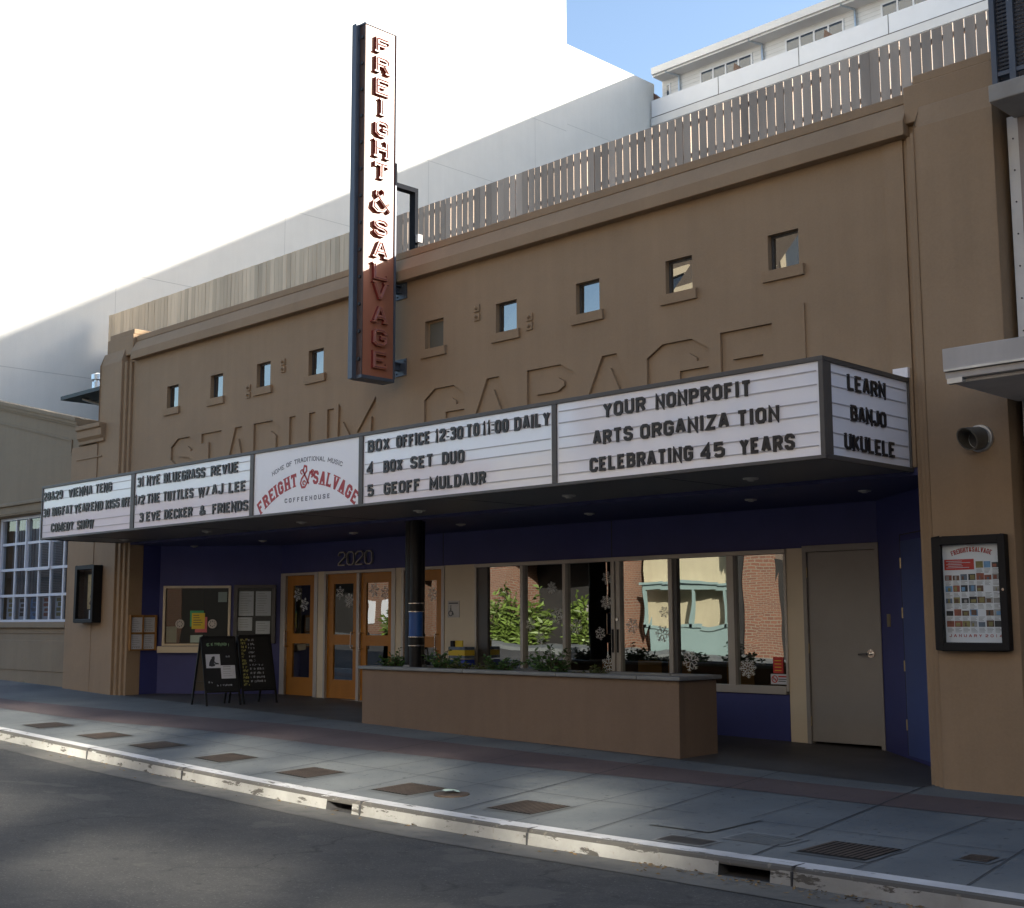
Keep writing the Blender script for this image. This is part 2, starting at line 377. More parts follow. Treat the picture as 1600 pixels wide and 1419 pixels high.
# ------------------------------------------------------------------ stroke lettering
GL = {
 'A': [[(0, 0), (.42, 1), (.58, 1), (1, 0)], [(.17, .32), (.83, .32)]],
 'B': [[(0, 0), (0, 1), (.72, 1), (.95, .86), (.95, .66), (.72, .53), (0, .53)], [(.72, .53), (1, .39), (1, .14), (.75, 0), (0, 0)]],
 'C': [[(1, .70), (1, .85), (.76, 1), (.24, 1), (0, .85), (0, .15), (.24, 0), (.76, 0), (1, .15), (1, .30)]],
 'D': [[(0, 0), (0, 1), (.66, 1), (1, .82), (1, .18), (.66, 0), (0, 0)]],
 'E': [[(1, 1), (0, 1), (0, 0), (1, 0)], [(0, .52), (.8, .52)]],
 'F': [[(1, 1), (0, 1), (0, 0)], [(0, .52), (.8, .52)]],
 'G': [[(1, .72), (1, .85), (.76, 1), (.24, 1), (0, .85), (0, .15), (.24, 0), (.76, 0), (1, .15), (1, .48), (.55, .48)]],
 'H': [[(0, 0), (0, 1)], [(1, 0), (1, 1)], [(0, .5), (1, .5)]],
 'I': [[(.5, 0), (.5, 1)]],
 'J': [[(1, 1), (1, .16), (.76, 0), (.24, 0), (0, .16), (0, .3)]],
 'K': [[(0, 0), (0, 1)], [(1, 1), (.08, .46)], [(.32, .6), (1, 0)]],
 'L': [[(0, 1), (0, 0), (1, 0)]],
 'M': [[(0, 0), (0, 1), (.5, .3), (1, 1), (1, 0)]],
 'N': [[(0, 0), (0, 1), (1, 0), (1, 1)]],
 'O': [[(.26, 0), (0, .16), (0, .84), (.26, 1), (.74, 1), (1, .84), (1, .16), (.74, 0), (.26, 0)]],
 'P': [[(0, 0), (0, 1), (.74, 1), (1, .85), (1, .6), (.74, .45), (0, .45)]],
 'R': [[(0, 0), (0, 1), (.74, 1), (1, .86), (1, .64), (.74, .5), (0, .5)], [(.58, .5), (1, 0)]],
 'S': [[(1, .74), (1, .86), (.76, 1), (.24, 1), (0, .86), (0, .66), (.22, .54), (.78, .46), (1, .34), (1, .14), (.76, 0), (.24, 0), (0, .14), (0, .26)]],
 'T': [[(.5, 0), (.5, 1)], [(0, 1), (1, 1)]],
 'U': [[(0, 1), (0, .15), (.24, 0), (.76, 0), (1, .15), (1, 1)]],
 'V': [[(0, 1), (.46, 0), (.54, 0), (1, 1)]],
 'W': [[(0, 1), (.22, 0), (.5, .8), (.78, 0), (1, 1)]],
 'X': [[(0, 0), (1, 1)], [(0, 1), (1, 0)]],
 'Y': [[(0, 1), (.5, .48), (1, 1)], [(.5, .48), (.5, 0)]],
 'Z': [[(0, 1), (1, 1), (0, 0), (1, 0)]],
 '0': None, '1': [[(.25, .82), (.5, 1), (.5, 0)]],
 '2': [[(0, .72), (0, .86), (.24, 1), (.76, 1), (1, .86), (1, .64), (0, .12), (0, 0), (1, 0)]],
 '3': [[(0, .86), (.24, 1), (.76, 1), (1, .86), (1, .66), (.74, .53), (.35, .53)], [(.74, .53), (1, .38), (1, .14), (.76, 0), (.24, 0), (0, .14)]],
 '4': [[(.78, 0), (.78, 1), (0, .3), (0, .24), (1, .24)]],
 '5': [[(.95, 1), (.05, 1), (.03, .55), (.7, .6), (1, .46), (1, .14), (.76, 0), (.24, 0), (0, .14)]],
 '8': [[(.3, .53), (.04, .66), (.04, .86), (.26, 1), (.74, 1), (.96, .86), (.96, .66), (.7, .53), (.3, .53), (0, .38), (0, .14), (.26, 0), (.74, 0), (1, .14), (1, .38), (.7, .53)]],
 '9': [[(0, .14), (.24, 0), (.76, 0), (1, .15), (1, .85), (.76, 1), (.24, 1), (0, .85), (0, .6), (.24, .45), (.76, .45), (1, .58)]],
 '&': [[(1, .02), (.22, .72), (.24, .9), (.42, 1), (.6, .92), (.62, .76), (.08, .36), (.04, .14), (.26, 0), (.6, .04), (.98, .42)]],
 '/': [[(0, 0), (1, 1)]], ':': [[(.5, .2), (.5, .3)], [(.5, .7), (.5, .8)]],
}
GL['0'] = GL['O']
NARROW = {'I': .32, '1': .55, ':': .3, '/': .7, 'M': 1.3, 'W': 1.35, 'J': .85, 'L': .9, 'E': .92, 'F': .9, '&': 1.12}
SERIF = {'F': [(0, 0)], 'R': [(0, 0), (1, 0)], 'I': [(.5, 0), (.5, 1)], 'H': [(0, 0), (0, 1), (1, 0), (1, 1)], 'T': [(.5, 0)], 'A': [(0, 0), (1, 0)], 'V': [(0, 1), (1, 1)], 'L': [(0, 1)], 'K': [(0, 0), (0, 1)], 'N': [(0, 0), (1, 1)]}
def ribbon(pts, t):
    """left/right offset of a polyline with mitred corners"""
    n = len(pts); closed = n > 3 and (Vector(pts[0])-Vector(pts[-1])).length < 1e-6
    P = [Vector(p) for p in pts]; Lo, Ro = [], []
    for i in range(n):
        if closed: a = P[i-1] if i > 0 else P[-2]; b = P[i+1] if i < n-1 else P[1]
        else: a = P[i-1] if i > 0 else None; b = P[i+1] if i < n-1 else None
        d1 = (P[i]-a).normalized() if a is not None else None; d2 = (b-P[i]).normalized() if b is not None else None
        if d1 is None: d1 = d2
        if d2 is None: d2 = d1
        n1 = Vector((-d1.y, d1.x)); n2 = Vector((-d2.y, d2.x)); mv = n1+n2
        if mv.length < 1e-4: mv = n1
        mv.normalize(); k = min(1/max(mv.dot(n1), .38), 1.9)
        Lo.append(P[i]+mv*t/2*k); Ro.append(P[i]-mv*t/2*k)
    return Lo, Ro
_eps = [0]
def glyph(mb, ch, fr, u, v, w, h, t, depth, serif=False, rot=0., pad=0., cap=False, side=None):
    """fr = (origin, uaxis, vaxis, normal); front face at `depth` along the normal"""
    o, ua, va, na = fr
    cr, sr = math.cos(rot), math.sin(rot)
    def tr(p, dz):
        x, y = p.x-w/2, p.y
        return o+ua*(u+w/2+x*cr-y*sr)+va*(v+x*sr+y*cr)+na*dz
    strokes = [[Vector((t/2+x*(w-t), t/2+y*(h-t))) for x, y in s_] for s_ in GL[ch]]
    if ch in 'I1:': strokes = [[Vector((w*x if len(s_) == 1 else (t/2+x*(w-t)), (y*h))) for x, y in s_] for s_ in GL[ch]] if ch == 'I' else strokes
    bars = []
    if serif:
        for (x, y) in SERIF.get(ch, []):
            cx = t/2+x*(w-t); sw = t*.9; th = t*.42
            yy = th/2 if y == 0 else h-th/2
            bars.append(([Vector((cx-sw, yy)), Vector((cx+sw, yy))], th))
        if ch in 'EFTL':
            tk = t*.42
            for (x, y) in {'T': ((0, 1), (1, 1)), 'F': ((1, 1),), 'E': ((1, 1), (1, 0)), 'L': ((1, 0),)}[ch]:
                cx = tk/2 if x == 0 else w-tk/2; y1 = h if y == 1 else 0; y2 = h-t*1.35 if y == 1 else t*1.35
                bars.append(([Vector((cx, y1)), Vector((cx, y2))], tk))
    for pts, tt in [(s_, t) for s_ in strokes]+bars:
        # extend open ends by nothing for verticals already at cap height
        if not (len(pts) > 3 and (pts[0]-pts[-1]).length < 1e-6):
            a, b = pts[0], pts[1]; pts = list(pts)
            if abs(a.x-b.x) < 1e-6 and ch != ':' : pts[0] = Vector((a.x, 0 if a.y < b.y and a.y < h*.2 else (h if a.y > b.y and a.y > h*.8 else a.y)))
            a, b = pts[-1], pts[-2]
            if abs(a.x-b.x) < 1e-6 and ch != ':': pts[-1] = Vector((a.x, 0 if a.y < b.y and a.y < h*.2 else (h if a.y > b.y and a.y > h*.8 else a.y)))
        Lo, Ro = ribbon(pts, tt); _eps[0] = (_eps[0]+1) % 7; e = depth+_eps[0]*.00025
        for i in range(len(pts)-1):
            q = [Lo[i], Lo[i+1], Ro[i+1], Ro[i]]
            front = [tr(p, e+i*.00003) for p in q]; back = [tr(p, pad) for p in q]
            ids = [mb.vert(p) for p in front]+[mb.vert(p) for p in back]
            if side is not None: mb.cur = 0
            mb.idx(ids[:4])
            if side is not None: mb.cur = side
            if cap: mb.idx(ids[7:3:-1])
            for k in range(4): mb.idx([ids[k], ids[(k+1) % 4], ids[4+(k+1) % 4], ids[4+k]])
def gw(ch, w): return w*NARROW.get(ch, 1.)
def text_fit(mb, s_, fr, u0, u1, v, h, t, depth, serif=False, gap=.3, space=.9, jig=0.):
    """one line of lettering stretched between u0 and u1"""
    units = 0.
    for i, c in enumerate(s_):
        units += (space if c == ' ' else NARROW.get(c, 1.)); units += gap if i < len(s_)-1 and c != ' ' and s_[i+1] != ' ' else 0
    w = (u1-u0)/units; u = u0
    for i, c in enumerate(s_):
        if c == ' ': u += space*w; continue
        cw = gw(c, w)
        glyph(mb, c, fr, u, v+random.uniform(-jig, jig), cw, h, min(t, cw*(.27 if c in 'MW' else .33 if c in 'NKAVXY' else .45)) if c not in 'I1:' else t, depth, serif, rot=random.uniform(-jig, jig)*1.5)
        u += cw+(gap*w if i < len(s_)-1 and s_[i+1] != ' ' else 0)
X, Y, Z = Vector((1, 0, 0)), Vector((0, 1, 0)), Vector((0, 0, 1))
def fr_front(y): return (Vector((0, y, 0)), X, Z, -Y)
def fr_side(x): return (Vector((x, 0, 0)), Y, Z, X)

# ------------------------------------------------------------------ the ground
def xs_range(a, b, st):
    n = max(1, round((b-a)/st)); return [a+(b-a)*i/n for i in range(n+1)]
def sheet(mb, xs, ys, hz, dz=0.):
    g = [[mb.vert((x, y, hz(x, y)+dz)) for y in ys] for x in xs]
    for i in range(len(xs)-1):
        for j in range(len(ys)-1): mb.idx([g[i][j], g[i+1][j], g[i+1][j+1], g[i][j+1]])
def strip(mb, xs, lo, hi, hz, dz, n=3):
    """sheet between two y-curves"""
    rows = [[mb.vert((x, lo(x)+(hi(x)-lo(x))*j/n, hz(x, lo(x)+(hi(x)-lo(x))*j/n)+dz)) for j in range(n+1)] for x in xs]
    for i in range(len(xs)-1):
        for j in range(n): mb.idx([rows[i][j], rows[i+1][j], rows[i+1][j+1], rows[i][j+1]])
mb = MB(); sheet(mb, [-900, -300, -61], [-900, -300, -60, 0, 60, 300, 900], lambda x, y: 1.0)
sheet(mb, [61, 300, 900], [-900, -300, -60, 0, 60, 300, 900], lambda x, y: -.6)
sheet(mb, [-61, 61], [-900, -300, -60, -21], lambda x, y: -.5)
sheet(mb, [-61, 61], [20, 60, 300, 900], lambda x, y: -.5)
sheet(mb, xs_range(-61, 61, 4), [-21, -10, 0, 20], lambda x, y: road_z(x, -16)-.5)
struct('ground', mb, m_gutter)
xs = xs_range(-60, 60, .4)
mb = MB(); sheet(mb, xs, [-17.2, -15, -13, -11, -9, -8, -7, -6, -5.2, -4.6, KY], lambda x, y: road_z(x, y)); struct('road', mb, m_asphalt, True)
mb = MB(); strip(mb, xs, lambda x: KY-.47-.02*math.sin(x*1.3), lambda x: KY, lambda x, y: road_z(x, y), .005, 2); struct('road_edge_strip', mb, m_gutter, True)
# sidewalk: concrete with score lines, red band, darker entry floor
mb = MB(); sheet(mb, xs, [KY+.16, -3.6, -3, -2.4, -1.8, -1.2, -.6, 0, .7, 1.5, 3.2], G); struct('sidewalk', mb, m_concrete, True)
bxs = xs_range(-20, 14, .4)
UPX, UPY = [-20, -7.1, -4.1, -1, 0, 2.4, 14], [-2.5, -2.05, -1.55, -.98, -.88, -.80, -.55]
LOX, LOY = [-20, -5.4, -3, -1.1, 2.2, 5, 7, 14], [-3.25, -2.85, -2.65, -2.2, -1.92, -1.62, -1.42, -1.45]
mb = MB(); strip(mb, bxs, lambda x: interp(x, LOX, LOY), lambda x: interp(x, UPX, UPY), G, .004, 2); struct('red_pavement', mb, m_redband, True)
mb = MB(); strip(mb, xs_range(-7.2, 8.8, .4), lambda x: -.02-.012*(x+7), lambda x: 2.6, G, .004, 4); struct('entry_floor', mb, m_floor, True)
mb = MB()
def groove(mb, x0, y0, x1, y1, w=.014, dz=.007):
    n = 8; d = Vector((x1-x0, y1-y0)).normalized(); p = Vector((-d.y, d.x))*w/2
    L_ = []
    for i in range(n+1):
        t = i/n; x = x0+(x1-x0)*t; y = y0+(y1-y0)*t
        L_.append((mb.vert((x+p.x, y+p.y, G(x+p.x, y+p.y)+dz)), mb.vert((x-p.x, y-p.y, G(x-p.x, y-p.y)+dz))))
    for a, b in zip(L_, L_[1:]): mb.idx([a[0], b[0], b[1], a[1]])
for i in range(-14, 8):
    x = 9.1+i*1.62; big = i % 2 == 0
    groove(mb, x+.35, KY+.17, x-.32, -.15, .016 if big else .011)
    if i > -9: groove(mb, x+1.16, KY+.17, x+.93, interp(x+1, LOX, LOY)-.01, .009)
for a, b in zip(xs_range(-12, 14, 2), xs_range(-12, 14, 2)[1:]): groove(mb, a, -2.78, b, -2.78, .010)
o = struct('pavement_score_lines', mb, m_joint)
# kerb with a painted top, chipped arris and painted face; two drain openings
mb = MB()
OPEN = [(4.62, 5.02), (9.28, 9.72)]
kx = sorted(set(xs_range(-60, 60, .5)+[v for o_ in OPEN for v in o_]))
def kin(x): return any(a-1e-6 <= x < b-1e-6 for a, b in OPEN)
for a, b in zip(kx, kx[1:]):
    za, zb = zk(a), zk(b); ra, rb = road_z(a, KY)-.03, road_z(b, KY)-.03
    def q(pts, mi): mb.cur = mi; mb.face(pts)
    q([(a, KY+.17, G(a, KY+.17)+.006), (b, KY+.17, G(b, KY+.17)+.006), (b, KY+.03, zb+.004), (a, KY+.03, za+.004)], 0)
    q([(a, KY+.03, za+.004), (b, KY+.03, zb+.004), (b, KY+.008, zb-.008), (a, KY+.008, za-.008)], 1)
    q([(a, KY+.008, za-.008), (b, KY+.008, zb-.008), (b, KY-.002, zb-.03), (a, KY-.002, za-.03)], 1)
    if kin(a):
        q([(a, KY-.002, za-.03), (b, KY-.002, zb-.03), (b, KY-.002, zb-.045), (a, KY-.002, za-.045)], 1)
        q([(a, KY+.35, ra), (b, KY+.35, rb), (b, KY+.35, zb-.045), (a, KY+.35, za-.045)], 2)
        q([(a, KY-.002, za-.045), (b, KY-.002, zb-.045), (b, KY+.35, zb-.045), (a, KY+.35, za-.045)], 2)
        q([(a, KY-.03, ra+.035), (b, KY-.03, rb+.035), (b, KY+.35, rb+.035), (a, KY+.35, ra+.035)], 2)
    else:
        q([(a, KY-.002, za-.03), (b, KY-.002, zb-.03), (b, KY-.02, rb), (a, KY-.02, ra)], 3)
for s, e in OPEN:
    for x in (s, e):
        mb.cur = 2; mb.face([(x, KY-.002, zk(x)-.045), (x, KY+.35, zk(x)-.045), (x, KY+.35, road_z(x, KY)-.03), (x, KY-.02, road_z(x, KY)-.03)])
mb.cur = 2
for x in (-2.9, -.3, 1.95, 5.15, 7.36, 9.9, -6, -9, 12.4):
    z = zk(x); mb.box(x-.006, x+.006, KY-.0235, KY+.1, z-KH-.02, z-.028); mb.box(x-.006, x+.006, KY-.006, KY+.165, z-.02, z+.0085)
struct('kerb', mb, [m_paint, m_peel, m_joint, m_face])
# far pavement across the street
mb = MB(); sheet(mb, xs_range(-60, 60, 2), [-20.4, -17.2], lambda x, y: road_z(x, -17.2)+.13)
for a, b in zip(xs_range(-60, 60, 2), xs_range(-60, 60, 2)[1:]): mb.face([(a, -17.2, road_z(a, -17.2)+.13), (b, -17.2, road_z(b, -17.2)+.13), (b, -17.2, road_z(b, -17.2)-.05), (a, -17.2, road_z(a, -17.2)-.05)])
struct('far_pavement', mb, m_concrete)

# iron covers in the pavement
def plate(cx, cy, w, d, name, mats, rim=True):
    mb = MB(); z = lambda x, y, dz: G(x, y)+dz
    mb.cur = 1
    if rim:
        a = .035
        mb.face([(cx+i*(w/2+a), cy+j*(d/2+a), z(cx+i*(w/2+a), cy+j*(d/2+a), .006)) for i, j in ((-1, -1), (1, -1), (1, 1), (-1, 1))])
    mb.cur = 0
    mb.face([(cx+i*w/2, cy+j*d/2, z(cx+i*w/2, cy+j*d/2, .010)) for i, j in ((-1, -1), (1, -1), (1, 1), (-1, 1))])
    if rim:
        n = 11; mb.cur = 2 if len(mats) > 2 else 0
        for k in range(n):
            x0 = cx-w/2+w*(k+.2)/n; x1 = x0+w*.6/n
            mb.face([(x0, cy-d/2+.03, z(x0, cy-d/2, .014)), (x1, cy-d/2+.03, z(x1, cy-d/2, .014)), (x1, cy+d/2-.03, z(x1, cy+d/2, .014)), (x0, cy+d/2-.03, z(x0, cy+d/2, .014))])
    return build(name, mb, mats)
GR = [(-2.98, 'square iron grate in front of the low tan building, first along the kerb'), (-1.32, 'square iron grate in front of the deep black poster case, second along the kerb'),
      (.08, 'square iron grate third along the kerb, below the chalkboard signs'), (1.66, 'square iron grate between two light patches, fourth along the kerb'),
      (3.32, 'square iron grate just above the smaller drain hole in the kerb'), (4.98, 'square rusty grate touching the round manhole lid'),
      (6.64, 'square rusty grate between the round manhole lid and the pale vault lid'), (9.9, 'square grate close to the larger drain hole, below the grey service door')]
for x, lb in GR: tag(plate(x, -3.46, .56, .54, 'pavement_grate', [m_pit, m_patch, m_iron]), lb, 'grate', 'square grates along the kerb')
tag(plate(10.74, -3.15, .2, .22, 'valve_cover', [m_iron, m_patch]), 'small rusty iron valve cover, smallest of the iron covers in the pavement', 'utility cover')
tag(plate(8.35, -3.1, .62, .75, 'repair_patch', [m_patch, m_patch], False), 'pale square concrete vault lid on the pavement below the planter corner', 'vault lid')
tag(plate(8.72, -3.85, .42, .22, 'meter_box', [m_floor, m_rim], True), 'small concrete meter box lid beside the kerb', 'utility cover')
tag(plate(9.15, -3.42, .5, .3, 'meter_box', [m_patch, m_rim], True), 'dull dark concrete meter lid between the small meter box and a square grate', 'utility cover')
mb = MB(); c = (5.53, -3.39)
mb.tube((*c, G(*c)-.02), (*c, G(*c)+.012), .175, .175, 28); tag(build('manhole_cover', mb, m_iron), 'round dark manhole lid with a torn paper scrap on it', 'manhole cover')
mb = MB(); rr = random.Random(3)
pts = [(5.5+.13*math.cos(a)*rr.uniform(.5, 1), -3.37+.1*math.sin(a)*rr.uniform(.4, 1), G(5.5, -3.37)+.02+rr.uniform(0, .03)) for a in [i*2*math.pi/9 for i in range(9)]]
for i in range(9): mb.face([(5.5, -3.37, G(5.5, -3.37)+.035), pts[i], pts[(i+1) % 9]])
tag(build('paper_scrap', mb, m_pale), 'torn pale paper scrap lying on the round manhole lid', 'litter')
mb = MB(); rr = random.Random(5)
for i in range(260):
    x = rr.choice([rr.uniform(8.6, 10.9), rr.uniform(-3, 12)]); y = KY-.03-abs(rr.gauss(0, .12)); s = rr.uniform(.008, .03); a = rr.uniform(0, 6.3); z = road_z(x, y)+.012
    mb.face([(x+s*math.cos(a), y+s*math.sin(a), z), (x+s*.5*math.cos(a+1.6), y+s*.5*math.sin(a+1.6), z+rr.uniform(0, .012)), (x-s*math.cos(a), y-s*math.sin(a), z+rr.uniform(0, .01)), (x+s*.4*math.cos(a-1.6), y+s*.4*math.sin(a-1.6), z)])
o = build('leaf_litter', mb, mat('dry_leaf', (.19, .12, .05), .9, .3, 20, island=.5)); o['label'] = 'dry leaf scraps lying along the gutter'; o['category'] = 'litter'; o['kind'] = 'stuff'

# ------------------------------------------------------------------ the theatre building
T = thing('theatre_building', 'tan stucco theatre building with small square windows and a recessed blue entrance', 'building', (.78, 0, .15))
def wall_holes(mb, x0, x1, z0, z1, y, yb, holes):
    xs_ = sorted(set([x0, x1]+[h[0] for h in holes]+[h[1] for h in holes])); zs_ = sorted(set([z0, z1]+[h[2] for h in holes]+[h[3] for h in holes]))
    for i in range(len(xs_)-1):
        for j in range(len(zs_)-1):
            cx, cz = (xs_[i]+xs_[i+1])/2, (zs_[j]+zs_[j+1])/2
            if any(h[0] < cx < h[1] and h[2] < cz < h[3] for h in holes): continue
            for yy in (y, yb): mb.face([(xs_[i], yy, zs_[j]), (xs_[i+1], yy, zs_[j]), (xs_[i+1], yy, zs_[j+1]), (xs_[i], yy, zs_[j+1])])
    for a, b, c, d in holes:
        mb.face([(a, y, c), (a, yb, c), (a, yb, d), (a, y, d)]); mb.face([(b, y, c), (b, yb, c), (b, yb, d), (b, y, d)])
        mb.face([(a, y, c), (b, y, c), (b, yb, c), (a, yb, c)]); mb.face([(a, y, d), (b, y, d), (b, yb, d), (a, yb, d)])
    mb.face([(x0, y, z0), (x1, y, z0), (x1, yb, z0), (x0, yb, z0)]); mb.face([(x0, y, z1), (x1, y, z1), (x1, yb, z1), (x0, yb, z1)])
WX = [-6.02, -4.54, -3.10, -1.635, -.21, 1.20, 2.675, 4.153, 5.613, 7.075]
WIN = [(x, x+.40, 5.50, 5.91) for x in WX]
mb = MB(); wall_holes(mb, -7.2, 8.77, 3.13, 6.60, 0, .35, WIN)
for xe in (-7.2, 8.77):
    zz = sorted(set([3.13, 6.60, 5.50, 5.91]))
    for a_, b_ in zip(zz, zz[1:]): mb.face([(xe, 0, a_), (xe, .35, a_), (xe, .35, b_), (xe, 0, b_)])
fac = build('facade_wall', mb, m_facade, T, smooth=True)
fac.data.shade_flat()
mb = MB(); mb.box(8.55, 8.77, -.022, -.001, 3.13, 6.57); build('wall_fillet', mb, m_facade, T)
for i, (a, b, c, d) in enumerate(WIN):
    mb = MB(); mb.box(a, a+.026, .07, .11, c, d); mb.box(b-.02, b, .07, .11, c, d); mb.box(a+.026, b-.02, .07, .11, c, c+.026); mb.box(a+.026, b-.02, .07, .11, d-.026, d)
    w = build('window', mb, m_darkalum if i != 5 else m_facade, T)
    mb = MB(); mb.face([(a+.02, .078, c+.02), (b-.02, .078, c+.02), (b-.02, .078+.004*(i % 3-1), d-.02), (a+.02, .078+.003*(i % 2), d-.02)]); build('pane', mb, g_small if i != 5 else mat('boarded_pane', (.12, .115, .09), .4, .1), w)
    mb = MB(); mb.prism([(a-.07, 0, c-.13), (a-.07, -.035, c-.13), (a-.07, -.045, c-.01), (a-.07, 0, c)], (b-a+.14, 0, 0)); build('sill', mb, m_facade, w)
# incised lettering: wide chamfered block capitals sunk into the render
ct = MB(); fl = MB(); fr = fr_front(0)
for ch, a, b in (('S', -5.82, -4.98), ('T', -4.88, -4.06), ('A', -4.0, -3.24), ('D', -3.16, -2.34), ('I', -2.2, -1.9), ('U', -1.6, -.95), ('M', -.86, .12),
                 ('G', 1.19, 2.04), ('A', 2.12, 3.1), ('R', 3.26, 4.1), ('A', 4.2, 5.2), ('G', 5.3, 6.22), ('E', 6.39, 7.18)):
    glyph(ct, ch, fr, a, 4.03, b-a, .87, .17, .04, pad=-.05, cap=True)
    glyph(fl, ch, fr, a+.004, 4.034, b-a-.008, .862, .162, -.036, pad=-.049)
cut = build('letter_cutter', ct, m_facade)
bo = fac.modifiers.new('letters', 'BOOLEAN'); bo.operation = 'DIFFERENCE'; bo.solver = 'EXACT'; bo.use_self = True; bo.object = cut
cut.location = (-fac.matrix_world.translation.x*0, 0, 0)
bpy.context.view_layer.update()
dg = bpy.context.evaluated_depsgraph_get(); nm = bpy.data.meshes.new_from_object(fac.evaluated_get(dg)); fac.modifiers.clear(); fac.data = nm
bpy.data.objects.remove(cut)
build('incised_lettering', fl, m_facade, T)
mb = MB(); mb.box(7.50, 7.53, -.02, -.001, 4.0, 5.05); build('wall_fillet', mb, m_facade, T)
for x, z in ((-2.38, 5.66), (-3.38, 5.36), (2.25, 5.74), (3.27, 5.44)):
    mb = MB(); mb.box(x, x+.11, -.022, 0, z, z+.10); mb.box(x, x+.11, -.022, 0, z+.125, z+.225)
    for dz in (.05, .175): mb.tube((x+.055, -.022, z+dz), (x+.055, -.06, z+dz), .025, .018, 8)
    build('bolt_plate', mb, m_facade, T)
# cornice and parapet
mb = MB()
mb.prism([(-7.2, 0, 6.60), (-7.2, 0, 6.575), (-7.2, -.13, 6.575), (-7.2, -.13, 6.73), (-7.2, -.02, 6.93), (-7.2, 0, 6.95)], (16.045, 0, 0)); build('cornice', mb, m_facade, T, bevel=.008)
mb = MB(); mb.box(-7.2, 8.845, -.005, .35, 6.952, 7.06); build('parapet', mb, m_facade, T, bevel=.01)
def pier(x0, x1, jamb, sgn):
    """front pier with chamfered shoulder; jamb on the side of the opening"""
    mb = MB(); s = sgn
    if s < 0: fx0, fx1 = x0, jamb-.28
    else: fx0, fx1 = jamb+.20, x1
    mb.box(fx0, fx1, -.15, .34, -.2, 6.60)
    mb.prism([(fx0, -.15, 6.6), (fx1, -.15, 6.6), (fx1-.02*(s < 0), -.076, 6.84), (fx0+.02*(s > 0), -.076, 6.84)], (0, .40, 0)); mb.box(min(jamb, fx0) if s > 0 else fx0+.05, max(jamb, fx1) if s < 0 else fx1, -.001, .345, 6.56, 6.70)
    a, b = (fx0+.1, jamb-.02) if s < 0 else (jamb+.06, x1)
    mb.box(a, b, -.075, .34, 6.70, 7.10); mb.box(a+.1*(s > 0)+.06*(s < 0), b, -.055, .32, 7.10, 7.20)
    # stepped return towards the opening
    if s < 0:
        mb.box(fx1, fx1+.10, -.10, .31, -.2, 6.58); mb.box(fx1+.10, fx1+.19, -.05, .30, -.2, 6.57); mb.box(fx1+.19, jamb, -.0, .29, -.2, 6.56)
    else:
        mb.box(fx0-.07, fx0, -.10, .31, -.2, 6.58); mb.box(fx0-.14, fx0-.07, -.05, .30, -.2, 6.57); mb.box(jamb, fx0-.14, -.005, .29, -.2, 6.56)
    return mb
build('pilaster', pier(-8.33, -7.2, -7.2, -1), m_facade, T, bevel=.012)
build('pilaster', pier(8.77, 9.80, 8.77, 1), m_facade, T, bevel=.012)
mb = MB(); mb.box(-9.42, -8.33, -.148, .34, -.2, 5.08); mb.prism([(-9.05, -.15, 5.10), (-9.05, -.19, 5.10), (-9.05, -.19, 5.16), (-9.05, -.24, 5.22), (-9.05, -.24, 5.36), (-9.05, -.28, 5.38), (-9.05, -.28, 5.46), (-9.05, .34, 5.46), (-9.05, .34, 5.10)], (1.0, 0, 0))
mb.box(-9.2, -8.15, -.165, -.15, 4.80, 4.83); build('buttress', mb, m_facade, T, bevel=.008)
# recess: blue side returns, splayed walls, back wall over the doors, ceiling
Lx, Rx, RY = -7.2, 8.77, 2.24
LA, LB, RA, RB = Vector((-7.2, .65, 0)), Vector((-5.47, RY, 0)), Vector((7.04, RY, 0)), Vector((8.77, .65, 0))
def along(A, B, t, z, off=0.):
    d = (B-A).normalized(); n = Vector((d.y, -d.x, 0))     # towards the street
    return A+d*t+n*off+Z*z
mb = MB()
mb.box(-7.45, -7.2, .29, .65, -.1, 3.1)
def splay(mb, A, B, t0, t1, z0, z1): 
    d = (B-A).normalized(); n = Vector((d.y, -d.x, 0)); mb.obox(A+d*t0+Z*z0-n*.12, d*(t1-t0), n*.12, Z*(z1-z0))
# left splay has the ticket window hole
LW = (.08, 1.38, 1.16, 2.29)
mb2_ = mb; splay(mb, LA, LB, 0, LW[0], -.1, 3.1); splay(mb, LA, LB, LW[1], 2.35, -.1, 3.1); splay(mb, LA, LB, LW[0], LW[1], -.1, LW[2]); splay(mb, LA, LB, LW[0], LW[1], LW[3], 3.1)
build('splayed_wall', mb, m_blue, T); mb = MB(); mb.box(8.77, 9.0, .29, .65, -.1, 3.1); splay(mb, RA, RB, 0, 2.35, -.1, 3.1)
build('splayed_wall', mb, m_blue, T)
mb = MB(); mb.box(-5.47, 7.04, RY, RY+.14, 2.515, 3.1); mb.box(7.052, 7.4, RY, RY+.14, -.1, 3.1)
build('header_wall', mb, m_blue, T)
mb = MB(); mb.box(4.4, 5.72, RY, RY+.14, -.1, .66); mb.box(-.1, 4.4, RY+.002, RY+.14, -.1, .40)
build('knee_wall', mb, m_blue, T)
mb = MB()
for x in (-.885, 2.78): mb.box(x-.006, x+.006, RY-.003, RY+.01, 2.52, 3.05)
build('panel_joint', mb, m_joint, T)
mb = MB(); mb.box(-7.2, 8.77, .003, 3.4, 3.05, 3.13); build('ceiling', mb, m_ceiling, T)
mb = MB()
text_fit(mb, '2020', (Vector((0, RY, 0)), X, Z, -Y), -3.68, -2.71, 2.60, .25, .019, .045, gap=.22)
build('house_number', mb, mat('number_metal', (.34, .33, .31), .4, .05, metal=.5), T)
